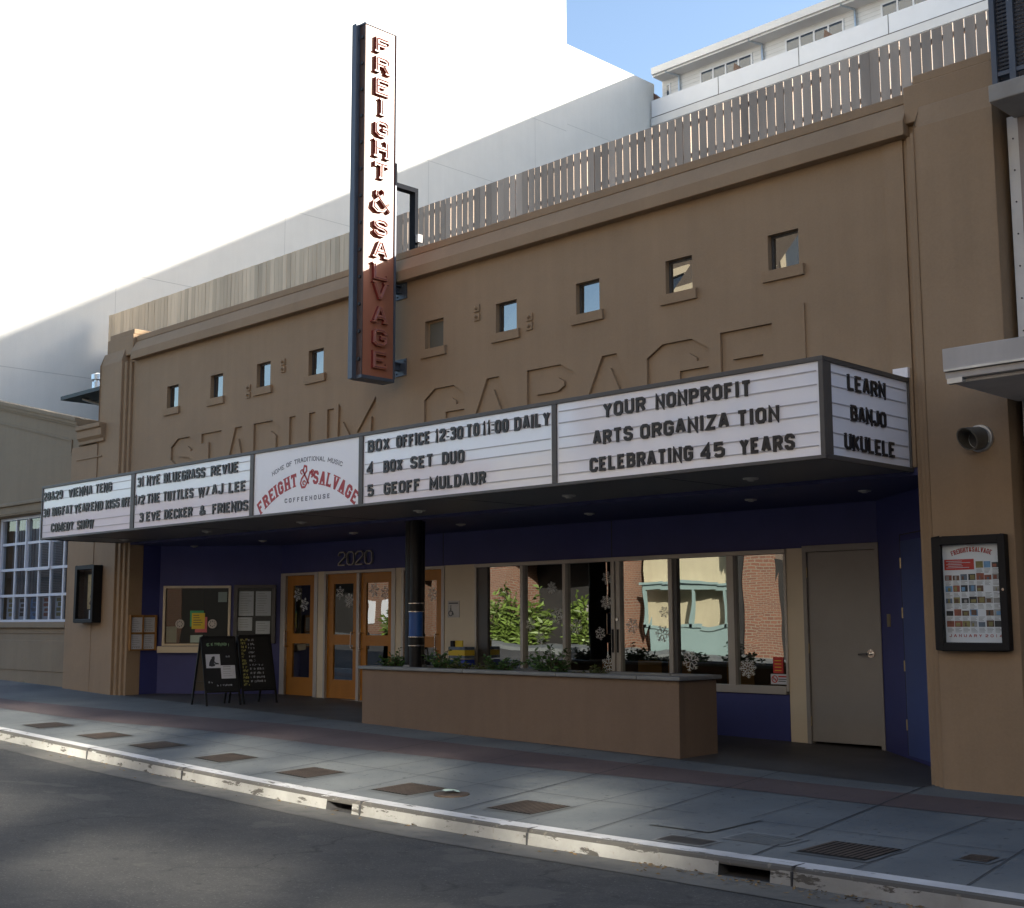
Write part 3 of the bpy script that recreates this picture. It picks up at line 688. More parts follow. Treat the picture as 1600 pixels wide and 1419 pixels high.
# entrance doors
def flake(mb, c, ua, va, na, r, rng_):
    c = Vector(c)+na*.004; kind = rng_.randint(0, 2); a0 = rng_.uniform(0, 1)
    def seg(p0, p1, w):
        p0, p1 = Vector(p0), Vector(p1); d = p1-p0
        q = Vector((-d.y, d.x)).normalized()*w/2
        mb.face([c+ua*p.x+va*p.y for p in (p0-q, p0+q, p1+q, p1-q)])
    for k in range(6 if kind else 8):
        a = a0+k*2*math.pi/(6 if kind else 8); d = Vector((math.cos(a), math.sin(a))); nrm = Vector((-d.y, d.x))
        seg(d*r*.12, d*r, r*.075)
        for t, l in ((.42, .3), (.68, .24), (.88, .13)) if kind != 2 else ((.5, .36), (.8, .2)):
            for s in (-1, 1): seg(d*r*t, d*r*(t+l*.55)+nrm*s*r*l, r*.06)
def door(x0, x1, z0, z1, gx0, gx1, handle, flakes, first=False):
    y = RY+.03
    holes = [(gx0, gx1, z0+.33, z0+.95), (gx0, gx1, z0+1.13, z1-.18)]
    mb = MB(); wall_holes(mb, x0, x1, z0, z1, y, y+.045, holes); mb.face([(x0, y, z0), (x0, y+.045, z0), (x0, y+.045, z1), (x0, y, z1)]); mb.face([(x1, y, z0), (x1, y+.045, z0), (x1, y+.045, z1), (x1, y, z1)])
    dobj = build('door', mb, m_orange, T)
    mb = MB()
    for a, b, c, d in holes: mb.face([(a, y+.02, c), (b, y+.02, c), (b, y+.02, d), (a, y+.02, d)])
    build('glass', mb, g_door, dobj)
    if handle is not None:
        hx, s = handle; mb = MB(); zc = z0+1.03; pr = [(hx, y, zc+.135), (hx, y-.09, zc+.135), (hx-.0*s, y-.09, zc-.135), (hx, y, zc-.135)]
        mb.path(pr, .013, 8); build('handle', mb, m_chrome, dobj)
    mb = MB(); q = random.Random(x0)
    for fx, fz, r in flakes: flake(mb, (fx, y+.018, fz), X, Z, -Y, r, q)
    build('snowflake_decal', mb, m_snow, dobj)
zb = .235; zt = 2.46
door(-5.32, -4.41, zb+.02, zt, -5.14, -4.60, (-5.27, 1), [(-5.02, 2.1, .12), (-4.8, 1.92, .13)])
door(-4.065, -3.168, zb+.01, zt, -3.885, -3.31, (-3.26, 1), [(-3.72, 2.12, .12), (-3.45, 1.98, .13)])
door(-3.086, -2.189, zb, zt, -2.94, -2.335, (-3.02, 1), [(-2.75, 2.15, .13), (-2.45, 2.1, .12)])
door(-1.866, -.905, zb-.01, zt, -1.70, -1.08, (-1.02, 1), [(-1.2, 2.05, .12)])
y0, y1 = RY-.025, RY+.09
for fa, fb, jl, jr, mul_ in ((-5.32, -4.41, (-5.47, -5.32), (-4.41, -4.306), None), (-4.065, -2.189, (-4.111, -4.065), (-2.189, -2.088), (-3.165, -3.09)), (-1.866, -.905, (-1.929, -1.866), (-.905, -.836), None)):
    mb = MB(); mb.box(jl[0], jl[1], y0, y1, .12, 2.512); mb.box(jr[0], jr[1], y0, y1, .12, 2.512)
    for e in (jl[0]+.05, jr[1]-.04):
        if jl[1]-jl[0] > .1 or e > jl[1]: mb.box(e-.004, e+.004, y0-.0015, y0+.01, .24, 2.46)
    if mul_: mb.box(mul_[0], mul_[1], y0+.01, y1, .233, zt)
    mb.box(fa+.0005, fb-.0005, y0+.001, y1, zt+.004, 2.511); mb.box(fa+.0005, fb-.0005, y0+.01, y1+.1, .1, .232)
    build('door_frame', mb, m_alum, T)
for a, b, z_ in ((-4.305, -4.112, .1), (-2.087, -1.93, .1), (-.835, -.10, .05), (5.735, 5.985, 0)):
    mb = MB(); mb.box(a, b, RY-.011, RY+.1, z_, 2.515); build('cream_panel', mb, m_cream, T)
# grey service door
mb = MB(); mb.box(6.045, 7.0, RY+.0, RY+.045, .10, 2.455); gd = build('door', mb, m_greydoor, T, bevel=.004)
gd['label'] = 'plain grey flush door with a lever handle'
mb = MB(); mb.disc((6.90, RY, 1.195), -Y, .05, 18, .014); mb.path([(6.90, RY-.014, 1.195), (6.90, RY-.06, 1.195), (6.76, RY-.065, 1.185)], .013, 8); build('handle', mb, m_chrome, gd)
for z in (.35, 1.25, 2.2):
    mb = MB(); mb.tube((6.035, RY-.012, z-.06), (6.035, RY-.012, z+.06), .012); build('hinge', mb, m_brass, gd)
mb = MB(); mb.box(5.985, 6.04, RY-.03, RY+.1, .04, 2.54); mb.box(7.004, 7.055, RY-.03, RY+.1, .04, 2.54); mb.box(6.04, 7.004, RY-.03, RY+.1, 2.46, 2.54); build('door_frame', mb, m_greydoor, T, bevel=.003)
# blue service door in the right splay
d = (RB-RA).normalized(); n = Vector((d.y, -d.x, 0))
mb = MB(); mb.obox(RA+d*.86+Z*.08, d*.95, n*.02, Z*2.42); bd = build('door', mb, m_bluedoor, T); bd['label'] = 'blue painted flush door in the blue splayed wall'
for z in (.42, 1.08, 1.68, 2.25):
    mb = MB(); mb.tube(RA+d*.85+n*.02+Z*(z-.06), RA+d*.85+n*.02+Z*(z+.06), .013); build('hinge', mb, m_brass, bd)
mb = MB(); mb.obox(RA+d*.80+Z*.08+n*0, d*.012, n*.006, Z*2.5); mb.obox(RA+d*.80+Z*2.57, d*1.1, n*.006, Z*.012); build('door_gap', mb, m_joint, bd)
mb = MB(); mb.obox(RA+d*.27+Z*1.52, d*.10, n*.012, Z*.15); build('switch_plate', mb, m_brass, T)
# signs fixed to the cream panel
mb = MB(); mb.box(-.75, -.47, RY-.02, RY-.01, 1.665, 1.935); ad = build('access_sign', mb, m_alum, T)
mb = MB(); mb.box(-.72, -.5, RY-.0225, RY-.02, 1.885, 1.905)
mb.path([(-.67, RY-.024, 1.83), (-.67, RY-.024, 1.76), (-.63, RY-.024, 1.76), (-.61, RY-.024, 1.71)], .006, 6)
mb.path([(-.67+.045*math.cos(a)-.005, RY-.024, 1.735+.045*math.sin(a)) for a in [2.2+i*.42 for i in range(11)]], .006, 6); mb.disc((-.67, RY-.022, 1.85), -Y, .012, 10, .003)
build('access_symbol', mb, m_ink, ad)
mb = MB(); mb.box(-.645, -.565, RY-.06, RY-.01, 1.125, 1.29); build('door_intercom', mb, m_black, T, bevel=.01)
# storefront glazing
S = MB(); y0, y1 = RY-.03, RY+.09
for a, b, d0 in ((-.095, -.06, 0), (.925, .985, 0), (1.818, 1.878, 0), (2.78, 2.848, -.01), (2.858, 2.932, .01), (3.82, 3.89, 0), (4.81, 4.92, 0), (5.70, 5.735, 0)): S.box(a, b, y0+d0, y1+d0, .40 if a < 4.3 else .70, 2.455)
S.box(-.10, 5.735, y0-.01, y1+.02, 2.458, 2.512); S.box(-.10, 4.4, y0, y1, .36, .398); S.box(3.89, 5.70, y0-.01, y1, .662, .76)
st = build('storefront_window', S, m_alum, T, bevel=.003)
mb = MB(); mb.box(-.06, .17, RY+.0, RY+.085, .40, 2.455); mb.box(3.892, 3.955, RY-.01, RY+.08, .77, 2.455); build('dark_mullion', mb, m_darkalum, st)
mb = MB()
for a, b, z0 in ((.17, .925, .4), (.985, 1.818, .4), (1.878, 2.78, .4), (2.932, 3.82, .4), (3.955, 4.81, .76), (4.92, 5.70, .76)):
    t = random.uniform(-.004, .004); mb.face([(a, RY+.03, z0), (b, RY+.03+t, z0), (b, RY+.03+t+.002, 2.458), (a, RY+.03, 2.458)])
build('glass', mb, g_store, st)
mb = MB(); mb.disc((2.89, RY-.03, 1.62), -Y, .022, 14, .012); build('lock', mb, m_chrome, st)
mb = MB(); mb.box(2.80, 2.83, RY-.052, RY-.042, 1.15, 1.48); mb.box(2.875, 2.905, RY-.03, RY-.021, 1.15, 1.48); build('pull_handle', mb, m_black, st)
mb = MB(); q = random.Random(2)
for x, z, r in ((1.55, 2.1, .115), (1.66, 1.68, .16), (2.05, 1.52, .15), (2.66, 2.22, .12), (2.64, 1.87, .13), (2.52, 1.42, .12), (2.68, .98, .17), (3.12, 1.53, .14), (3.66, 1.42, .15), (3.7, 1.72, .1), (4.15, 1.05, .17), (5.08, .98, .16), (1.1, 1.55, .13), (1.3, 1.35, .12)):
    flake(mb, (x, RY+.024, z), X, Z, -Y, r*.82, q)
build('snowflake_decal', mb, m_snow, st)
mb = MB(); mb.box(5.475, 5.625, RY+.018, RY+.026, .925, 1.13); s1 = build('red_sticker', mb, m_red, st)
mb = MB()
for i in range(4): mb.box(5.50, 5.60, RY+.0155, RY+.018, .955+i*.042, .965+i*.042)
build('sticker_text', mb, m_yellow, s1)
mb = MB(); mb.box(5.435, 5.69, RY+.018, RY+.026, .785, .915); s2 = build('no_smoking_sticker', mb, m_paper, st)
mb = MB(); c0 = Vector((5.495, RY+.016, .85)); mb.path([c0+Vector((.042*math.cos(a), 0, .042*math.sin(a))) for a in [i*.393 for i in range(17)]], .006, 6); mb.tube(c0+Vector((-.03, 0, .03)), c0+Vector((.03, 0, -.03)), .006, .006, 6); mb.box(5.55, 5.67, RY+.0155, RY+.018, .875, .893)
build('no_smoking_symbol', mb, m_red, s2)
mb = MB(); mb.box(5.47, 5.52, RY+.0135, RY+.015, .846, .854); mb.box(5.55, 5.67, RY+.0155, RY+.018, .845, .855); mb.box(5.55, 5.66, RY+.0155, RY+.018, .82, .83); build('sticker_text', mb, m_ink, s2)
# dim rooms behind the glass
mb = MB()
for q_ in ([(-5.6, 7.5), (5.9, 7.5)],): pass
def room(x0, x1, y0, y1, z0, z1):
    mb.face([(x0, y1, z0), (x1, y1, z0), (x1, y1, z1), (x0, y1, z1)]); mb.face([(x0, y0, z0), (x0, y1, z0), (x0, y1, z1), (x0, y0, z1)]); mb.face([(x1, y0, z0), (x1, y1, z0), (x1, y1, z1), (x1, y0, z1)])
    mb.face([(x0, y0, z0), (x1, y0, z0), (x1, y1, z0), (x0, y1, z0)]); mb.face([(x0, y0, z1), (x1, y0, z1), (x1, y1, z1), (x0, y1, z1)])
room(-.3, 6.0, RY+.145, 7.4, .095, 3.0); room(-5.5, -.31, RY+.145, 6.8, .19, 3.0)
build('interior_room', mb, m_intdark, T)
# soffit lights in the recess ceiling
for x, y in ((-6.7, 1.07), (-4.44, 1.09), (-1.72, 1.02), (.81, 1.07), (3.43, 1.03), (6.1, .95), (7.6, 1.0)):
    mb = MB(); mb.tube((x, y, 3.05), (x, y, 3.035), .075, .07, 16); mb.tube((x, y, 3.035), (x, y, 3.02), .045, .03, 12); build('downlight', mb, m_alum, T)
# upper volume set back behind the parapet, carrying the roof fence
mb = MB(); mb.box(-23.9, 12, 8.06, 26, 0, 10.66); mb.box(-8.3, 9.8, .36, 8.05, 6.3, 6.62); build('rear_block', mb, m_facade, T)
mb = MB(); mb.box(9.70, 9.78, .35, 8.05, -.1, 6.9); mb.box(-8.32, -8.24, .35, 8.05, -.1, 6.9); build('side_wall', mb, m_facade, T)

# ticket window in the left splay
d = (LB-LA).normalized(); n = Vector((d.y, -d.x, 0))
def L(t, z, off=0.): return LA+d*t+n*off+Z*z
tw = MB()
tw.obox(L(.08, 1.16, -.06), d*.045, n*.085, Z*1.13); tw.obox(L(1.335, 1.16, -.06), d*.045, n*.085, Z*1.13); tw.obox(L(.125, 2.245, -.06), d*1.21, n*.085, Z*.045); tw.obox(L(.125, 1.16, -.06), d*1.21, n*.085, Z*.04)
W = build('ticket_window', tw, m_cream, T)
mb = MB(); mb.obox(L(.02, 1.03, -.02), d*1.42, n*.14, Z*.12); build('sill', mb, m_cream, W, bevel=.006)
mb = MB(); mb.face([L(.12, 1.2, -.02), L(1.34, 1.2, -.02), L(1.34, 2.25, -.02), L(.12, 2.25, -.02)]); build('glass', mb, g_ticket, W)
mb = MB()
for p, q_ in (((.0, 0.3, -.14), (1.5, .3, -.14)),): pass
mb.obox(L(-.05, .3, -1.9), d*1.6, n*.02, Z*2.5); mb.obox(L(-.05, .3, -1.9), d*.02, n*1.75, Z*2.5); mb.obox(L(1.53, .3, -1.9), d*.02, n*1.75, Z*2.5); mb.obox(L(-.03, 2.75, -1.88), d*1.56, n*1.7, Z*.02); mb.obox(L(-.03, .9, -1.88), d*1.56, n*1.7, Z*.02)
build('booth_interior', mb, m_intdark, W)
for nm, m_, t0, t1, z0, z1, o_ in (('green_notice', m_green, .60, .86, 1.52, 1.82, 0), ('pink_notice', m_pink, .70, .93, 1.41, 1.70, .002), ('yellow_notice', m_yellow, .635, .885, 1.475, 1.775, .004), ('pale_notice', m_pale, .615, .85, 1.22, 1.36, 0), ('decal', m_teal, 1.13, 1.30, 1.98, 2.17, 0), ('pale_notice', m_pale, .14, .34, 1.22, 1.52, -.03)):
    mb = MB(); mb.obox(L(t0, z0, -.008+o_), d*(t1-t0), n*.0015, Z*(z1-z0)); po = build(nm, mb, m_, W)
    if nm == 'yellow_notice':
        mb = MB()
        for k in range(5): mb.obox(L(t0+.03, z1-.05-k*.045, -.0024), d*random.uniform(.1, .18), n*.001, Z*.012)
        build('notice_text', mb, m_ink, po)
for t in (.41, 1.035):
    mb = MB(); mb.tube(L(t, 1.57, -.015), L(t, 1.57, .012), .085, .085, 20); sp = build('speaking_disc', mb, m_alum, W)
    mb = MB()
    for k in range(8):
        a = k*math.pi/4; mb.tube(L(t, 1.57, .012)+d*.05*math.cos(a)+Z*.05*math.sin(a), L(t, 1.57, .0145)+d*.05*math.cos(a)+Z*.05*math.sin(a), .012, .012, 8)
    build('disc_holes', mb, m_ink, sp)

# notice case right of the ticket window
N = thing('notice_case', 'dark glazed notice case with pinned papers beside the ticket window', 'notice case', tuple(L(1.85, 1.2)))
mb = MB(); t0, t1, z0, z1 = 1.45, 2.25, 1.20, 2.30
mb.obox(L(t0, z0), d*.07, n*.07, Z*(z1-z0)); mb.obox(L(t1-.07, z0), d*.07, n*.07, Z*(z1-z0)); mb.obox(L(t0+.07, z1-.06), d*(t1-t0-.14), n*.07, Z*.06); mb.obox(L(t0+.07, z0), d*(t1-t0-.14), n*.07, Z*.08)
build('case_frame', mb, m_darkalum, N, bevel=.004)
mb = MB(); mb.obox(L(t0+.07, z0+.08), d*(t1-t0-.14), n*.02, Z*(z1-z0-.14)); build('backboard', mb, m_black, N)
for a, b, c, e in ((1.54, 1.82, 1.72, 2.18), (1.86, 2.15, 1.72, 2.18), (1.53, 1.80, 1.44, 1.69), (1.87, 2.14, 1.38, 1.62)):
    mb = MB(); mb.obox(L(a, c, .02), d*(b-a), n*.002, Z*(e-c)); po = build('paper', mb, m_paper, N)
    mb = MB()
    for k in range(int((e-c)/.045)-1): mb.obox(L(a+.03, e-.05-k*.045, .0222), d*random.uniform(.12, b-a-.06), n*.001, Z*.010)
    build('paper_text', mb, m_greyink, po)
mb = MB(); mb.face([L(t0+.07, z0+.08, .05), L(t1-.07, z0+.08, .05), L(t1-.07, z1-.06, .05), L(t0+.07, z1-.06, .05)]); build('glass', mb, g_case, N)

# leaflet rack on the left jamb
K = thing('leaflet_rack', 'wooden wall rack holding four white schedule sheets beside the ticket window', 'leaflet rack', (-7.2, .3, 1.08))
mb = MB(); mb.box(-7.2, -7.14, .035, .06, 1.08, 1.74); mb.box(-7.2, -7.14, .56, .585, 1.08, 1.74); mb.box(-7.2, -7.185, .06, .56, 1.08, 1.74); mb.box(-7.185, -7.15, .06, .56, 1.385, 1.415); mb.box(-7.185, -7.15, .30, .32, 1.08, 1.74); mb.box(-7.185, -7.15, .06, .56, 1.08, 1.10)
build('rack_frame', mb, mat('rack_wood', (.30, .15, .045), .5, .15), K)
for a in (.065, .325):
    for c in (1.105, 1.42):
        mb = MB(); mb.box(-7.183, -7.178, a, a+.23, c, c+.275); po = build('sheet', mb, m_paper, K)
        mb = MB()
        for k in range(6): mb.box(-7.178, -7.1775, a+.03, a+.03+random.uniform(.08, .17), c+.225-k*.035, c+.233-k*.035)
        for k in range(4): mb.box(-7.178, -7.1775, a+.03+k*.045, a+.055+k*.045, c+.02, c+.04)
        build('sheet_text', mb, m_greyink, po)

# ------------------------------------------------------------------ marquee
MX0, MX1, MY, MZ0, MZ1 = -7.40, 8.735, -1.67, 3.08, 4.045
Q = thing('theatre_marquee', 'long dark framed marquee with white letter panels over the entrance', 'marquee', (.67, 0, 3.08))
mb = MB(); mb.box(MX0+.03, MX1-.03, MY+.05, -.002, MZ0+.012, MZ1-.012); build('box_body', mb, m_soffit, Q)
mb = MB()
mb.box(MX0, MX1, MY, MY+.06, MZ1-.045, MZ1); mb.box(MX0, MX1, MY, MY+.06, MZ0, MZ0+.035)
PX = [(-7.36, -4.155), (-4.04, -.705), (-.615, 1.815), (1.90, 5.272), (5.343, 8.685)]
for a, b in [(MX0, -7.36), (-4.155, -4.04), (-.705, -.615), (1.815, 1.90), (5.272, 5.343), (8.685, MX1)]: mb.box(a, b, MY+.001, MY+.059, MZ0+.035, MZ1-.045)
mb.box(MX1-.06, MX1, MY+.06, -.003, MZ1-.045, MZ1); mb.box(MX1-.06, MX1, MY+.06, -.003, MZ0, MZ0+.045); mb.box(MX1-.059, MX1-.001, MY+.06, -1.52, MZ0+.045, MZ1-.045); mb.box(MX1-.059, MX1-.001, -.045, -.003, MZ0+.045, MZ1-.045)
mb.box(MX0, MX0+.06, MY+.06, -.003, MZ0, MZ1)
build('frame', mb, m_frame, Q, bevel=.004)
ROW = [(3.77, .158), (3.482, .155), (3.195, .155)]
RAILZ = [3.912, 3.782, 3.622, 3.497, 3.337, 3.207]
TXT = [
 [[('28&29', -7.34, -6.6), ('VIENNA', -6.36, -5.5), ('TENG', -5.38, -4.82)], [('30', -7.32, -7.08), ('BIG', -6.97, -6.64), ('FAT', -6.58, -6.2), ('YEAR', -6.12, -5.58), ('END', -5.52, -5.1), ('KISS', -5.0, -4.54), ('OFF', -4.46, -4.19)], [('COMEDY', -6.99, -6.14), ('SHOW', -6.0, -5.4)]],
 [[('31', -3.96, -3.76), ('NYE', -3.66, -3.25), ('BLUEGRASS', -3.13, -1.93), ('REVUE', -1.76, -1.02)], [('1/2', -4.02, -3.72), ('THE', -3.64, -3.24), ('TUTTLES', -3.13, -2.25), ('W/', -2.1, -1.8), ('AJ', -1.72, -1.42), ('LEE', -1.26, -.82)], [('3', -3.86, -3.74), ('EVE', -3.64, -3.2), ('DECKER', -3.08, -2.26), ('&', -2.05, -1.88), ('FRIENDS', -1.69, -.75)]],
 None,
 [[('BOX', 2.0, 2.43), ('OFFICE', 2.57, 3.21), ('12:30', 3.31, 3.81), ('TO', 3.87, 4.09), ('11:00', 4.15, 4.58), ('DAILY', 4.68, 5.24)], [('4', 1.98, 2.11), ('BOX', 2.32, 2.69), ('SET', 2.85, 3.27), ('DUO', 3.44, 3.83)], [('5', 2.0, 2.12), ('GEOFF', 2.33, 3.03), ('MULDAUR', 3.21, 4.2)]],
 [[('YOUR', 6.03, 6.61), ('NONPROFIT', 6.75, 7.93)], [('ARTS', 5.88, 6.43), ('ORGANIZA', 6.54, 7.66), ('TION', 7.76, 8.24)], [('CELEBRATING', 5.83, 7.21), ('45', 7.31, 7.6), ('YEARS', 7.78, 8.4)]],
]
PY = MY+.022
for k, (a, b) in enumerate(PX):
    mb = MB(); mb.box(a+.001, b-.001, PY, PY+.03, MZ0+.036, MZ1-.046)
    p = build('sign_panel', mb, m_logo_panel if k == 2 else m_panel, Q)
    if k == 2: LOGO = p; continue
    mb = MB()
    for z in RAILZ: mb.box(a+.03, b-.03, PY-.008, PY-.0005, z-.005, z+.005)
    build('letter_rails', mb, m_rail, p)
    mb = MB()
    for (z, h), words in zip(ROW, TXT[k]):
        for w_, u0, u1 in words: text_fit(mb, w_, fr_front(PY), u0, u1, z, h, .033, .018, gap=.25, jig=.004, )
    build('lettering', mb, m_letter, p)
mb = MB(); mb.box(MX1-.03, MX1-.022, -1.519, -.046, MZ0+.046, MZ1-.046); p = build('sign_panel', mb, m_panel, Q); p['label'] = 'end panel of the marquee facing the right pilaster'
mb = MB()
for z in RAILZ: mb.box(MX1-.0215, MX1-.014, -1.49, -.075, z-.005, z+.005)
build('letter_rails', mb, m_rail, p)
mb = MB()
for (z, h), (w_, u0, u1) in zip(ROW, (('LEARN', -1.21, -.5), ('BANJO', -1.17, -.51), ('UKULELE', -1.30, -.36))): text_fit(mb, w_, fr_side(MX1-.022), u0, u1, z, h, .028, .018, gap=.24, jig=.004)
build('lettering', mb, m_letter, p)
# the arched logo on the middle panel
def arc_text(mb, s_, cx, zc, rad, a0, a1, h, t, serif, wf=.82):
    n = len(s_); tot = sum(NARROW.get(c, 1) if c != ' ' else .55 for c in s_)+.24*(n-1); acc = 0.
    unit = (a1-a0)*rad/tot
    for c in s_:
        w = (NARROW.get(c, 1) if c != ' ' else .55)
        if c != ' ':
            am = a0+(acc+w/2)*unit/rad; base = Vector((cx+rad*math.sin(am), zc+rad*math.cos(am)))
            cw = w*unit; ua = Vector((math.cos(am), -math.sin(am))); o = base-ua*cw/2
            fr = (Vector((0, PY, 0)), X*ua.x+Z*ua.y, X*(-ua.y)+Z*ua.x, -Y)
            # origin expressed directly
            fr = (Vector((o.x, PY, o.y)), fr[1], fr[2], -Y)
            glyph(mb, c, fr, 0, 0, cw, h, min(t, cw*.34) if c != 'I' else t, .002, serif)
        acc += w+.24
mb = MB(); arc_text(mb, 'FREIGHT', .64, 1.67, 1.795, -.64, -.115, .185, .045, True); arc_text(mb, 'SALVAGE', .64, 1.67, 1.795, .085, .64, .185, .045, True)
amp = [(.17, .03), (.05, .17), (.075, .225), (.12, .215), (.125, .17), (.02, .09), (.0, .045), (.03, .0), (.09, .0), (.15, .06), (.19, .15), (.24, .15), (.25, .11), (.22, .095)]
mb2 = MB(); Lo, Ro = ribbon([Vector((x*1.12, y*1.3)) for x, y in amp], .03)
for i in range(len(amp)-1): mb.face([Vector((.515+p_.x, PY-.002-.0002*(i % 4), 3.43+p_.y)) for p_ in (Lo[i], Lo[i+1], Ro[i+1], Ro[i])])
for cxx, czz, rr_ in ((.785, 3.62, .035), (.545, 3.645, .03), (.60, 3.49, .028)): 
    mb.path([(cxx+rr_*math.cos(a), PY-.003, czz+rr_*math.sin(a)) for a in [i*.63 for i in range(9)]], .008, 5)
build('logo_lettering', mb, m_logo_red, LOGO)
mb = MB(); arc_text(mb, 'HOME OF TRADITIONAL MUSIC', .64, 1.42, 2.36, -.345, .345, .062, .010, True)
text_fit(mb, 'COFFEEHOUSE', fr_front(PY), .15, 1.18, 3.24, .062, .012, .002, gap=.75)
build('tagline_lettering', mb, m_logo_blue, LOGO)
for x, y in ((-6.4, -.55), (-3.55, -.6), (-.9, -.6), (1.83, -.63), (4.64, -.7), (7.22, -.67)):
    mb = MB(); mb.tube((x, y, MZ0+.012), (x, y, MZ0-.002), .085, .08, 18); mb.tube((x, y, MZ0-.002), (x, y, MZ0-.022), .05, .03, 12); build('downlight', mb, m_alum, Q)
mb = MB()
for x in (-6.2, -3.0, .2, 3.4, 6.6): mb.box(x-.004, x+.004, MY+.065, -.01, MZ0+.0085, MZ0+.013)
build('soffit_seams', mb, m_joint, Q)
mb = MB(); mb.box(8.58, 8.745, -.07, -.01, 4.046, 4.15); tag(build('letter_box', mb, m_panel, None), 'small white box lying on the marquee roof against the wall', 'box')

# ------------------------------------------------------------------ vertical blade sign
B = thing('blade_sign', 'tall rust red vertical blade sign with neon lettering bracketed to the wall', 'sign', (.6, -.2, 5.05))
Z0, Z1 = 5.045, 10.385
mb = MB(); mb.box(.525, .625, -.875, -.795, Z0, Z1)
mb.box(.50, .765, -.80, -.205, Z0, Z0+.05); mb.box(.50, .765, -.80, -.205, Z1-.03, Z1); mb.box(.50, .77, -.225, -.195, Z0+.05, Z1-.03)
mb.box(.626, .765, -.812, -.801, Z0, Z0+.05); mb.box(.626, .765, -.812, -.801, Z1-.03, Z1)
build('frame', mb, m_steel, B, bevel=.003)
mb = MB(); mb.box(.47, .75, -.785, -.226, Z0+.051, Z1-.031); build('sign_face', mb, m_signface, B)
mb = MB(); mb.box(.47, .75, -.80, -.786, Z0+.051, Z1-.031); build('sign_return', mb, mat('sign_return_shade', (.085, .05, .04), .6, .15, 3), B)  # darker copy of the rust face colour, street-side shade painted in
mb = MB(); rng = random.Random(4)
nb = 13
for k in range(nb):
    z = Z0+.28+k*(Z1-Z0-.5)/(nb-1); c_ = Vector((.69, -.79, z)); n_ = Vector((0, -1, 0)); mb = MB(); mb.tube(c_-n_*.005, c_+n_*.032, .032, .026, 10); build('lamp_socket', mb, m_darksteel, B)
LET = [('F', 9.97, 10.21), ('R', 9.66, 9.91), ('E', 9.32, 9.58), ('I', 9.01, 9.27), ('G', 8.68, 8.93), ('H', 8.36, 8.63), ('T', 8.04, 8.29), ('&', 7.53, 7.90), ('S', 7.17, 7.43), ('A', 6.85, 7.10), ('L', 6.52, 6.77), ('V', 6.23, 6.49), ('A', 5.88, 6.13), ('G', 5.54, 5.80), ('E', 5.21, 5.47)]
fr = fr_side(.75)
mb, nb_ = MB(), MB()
for ch, z0, z1 in LET:
    w = .26 if ch not in 'I&' else (.12 if ch == 'I' else .36); u = -.50-w/2
    glyph(mb, ch, fr, u, z0, w, z1-z0, .056 if ch != '&' else .036, .05, True, side=1)
    if ch == 'I': nb_.path([(.808, u+.06, z0+.02), (.808, u+.06, z1-.02)], .006, 5)
    else:
        for s_ in GL[ch]:
            nb_.path([(.808, u+.025+x*(w-.05), z0+.025+y*(z1-z0-.05)) for x, y in s_], .006, 5)
            if ch not in '&': nb_.path([(.800, u+.008+x*(w-.05), z0+.012+y*(z1-z0-.05)) for x, y in s_], .004, 5)
build('sign_lettering', mb, [m_signface, m_signletter], B); build('neon_tube', nb_, m_neon, B)
for z in (6.59, 5.43):
    mb = MB(); mb.box(.60, .70, -.20, -.02, z-.07, z-.055); mb.box(.60, .70, -.20, -.02, z-.17, z-.155); mb.box(.64, .66, -.20, -.02, z-.155, z-.07)
    mb.box(.55, .80, -.02, -.001, z-.25, z); 
    for dx in (.585, .765):
        for dz in (-.04, -.21): mb.tube((dx, -.02, z+dz), (dx, -.035, z+dz), .014, .014, 6)
    build('wall_bracket', mb, m_steel, B)
mb = MB(); mb.box(.60, .73, -.194, .20, 8.02, 8.09); mb.box(.60, .73, .20, .26, 7.062, 8.09); mb.box(.55, .80, .12, .33, 7.061, 7.075); mb.box(.735, .775, -.22, -.19, 8.02, 8.36); mb.tube((.70, .30, 7.2), (.70, .44, 7.10), .015, .015, 6)
build('roof_stay', mb, mat('stay_paint', (.018, .02, .025), .85, .1, 3, spec=.1), B)
mb = MB(); mb.box(.745, .80, .20, .29, 7.24, 7.36); build('junction_box', mb, m_fascia, B)

# ------------------------------------------------------------------ slatted roof fence
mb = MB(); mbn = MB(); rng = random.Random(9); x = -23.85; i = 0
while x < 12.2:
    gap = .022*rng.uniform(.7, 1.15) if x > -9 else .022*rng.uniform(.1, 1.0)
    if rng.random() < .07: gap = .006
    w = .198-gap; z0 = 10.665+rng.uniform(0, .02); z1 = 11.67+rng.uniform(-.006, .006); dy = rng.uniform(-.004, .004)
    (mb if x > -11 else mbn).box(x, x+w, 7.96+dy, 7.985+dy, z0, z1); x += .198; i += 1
FN = thing('roof_fence', 'weathered grey timber slat fence along the roof above the parapet', 'fence', (-6, 8, 10.66))
build('boards', mb, m_wood, FN); build('bounce_lit_boards', mbn, m_woodlit, FN)  # left stretch uses the lighter wood with bounce light in its colour
mb = MB(); mb.box(-23.85, 12.2, 7.995, 8.03, 10.78, 10.87); mb.box(-23.85, 12.2, 7.995, 8.03, 11.44, 11.53)
for k in range(16): mb.box(-23.6+k*2.35, -23.51+k*2.35, 8.032, 8.12, 10.665, 11.6)
build('rails', mb, m_wood, FN)

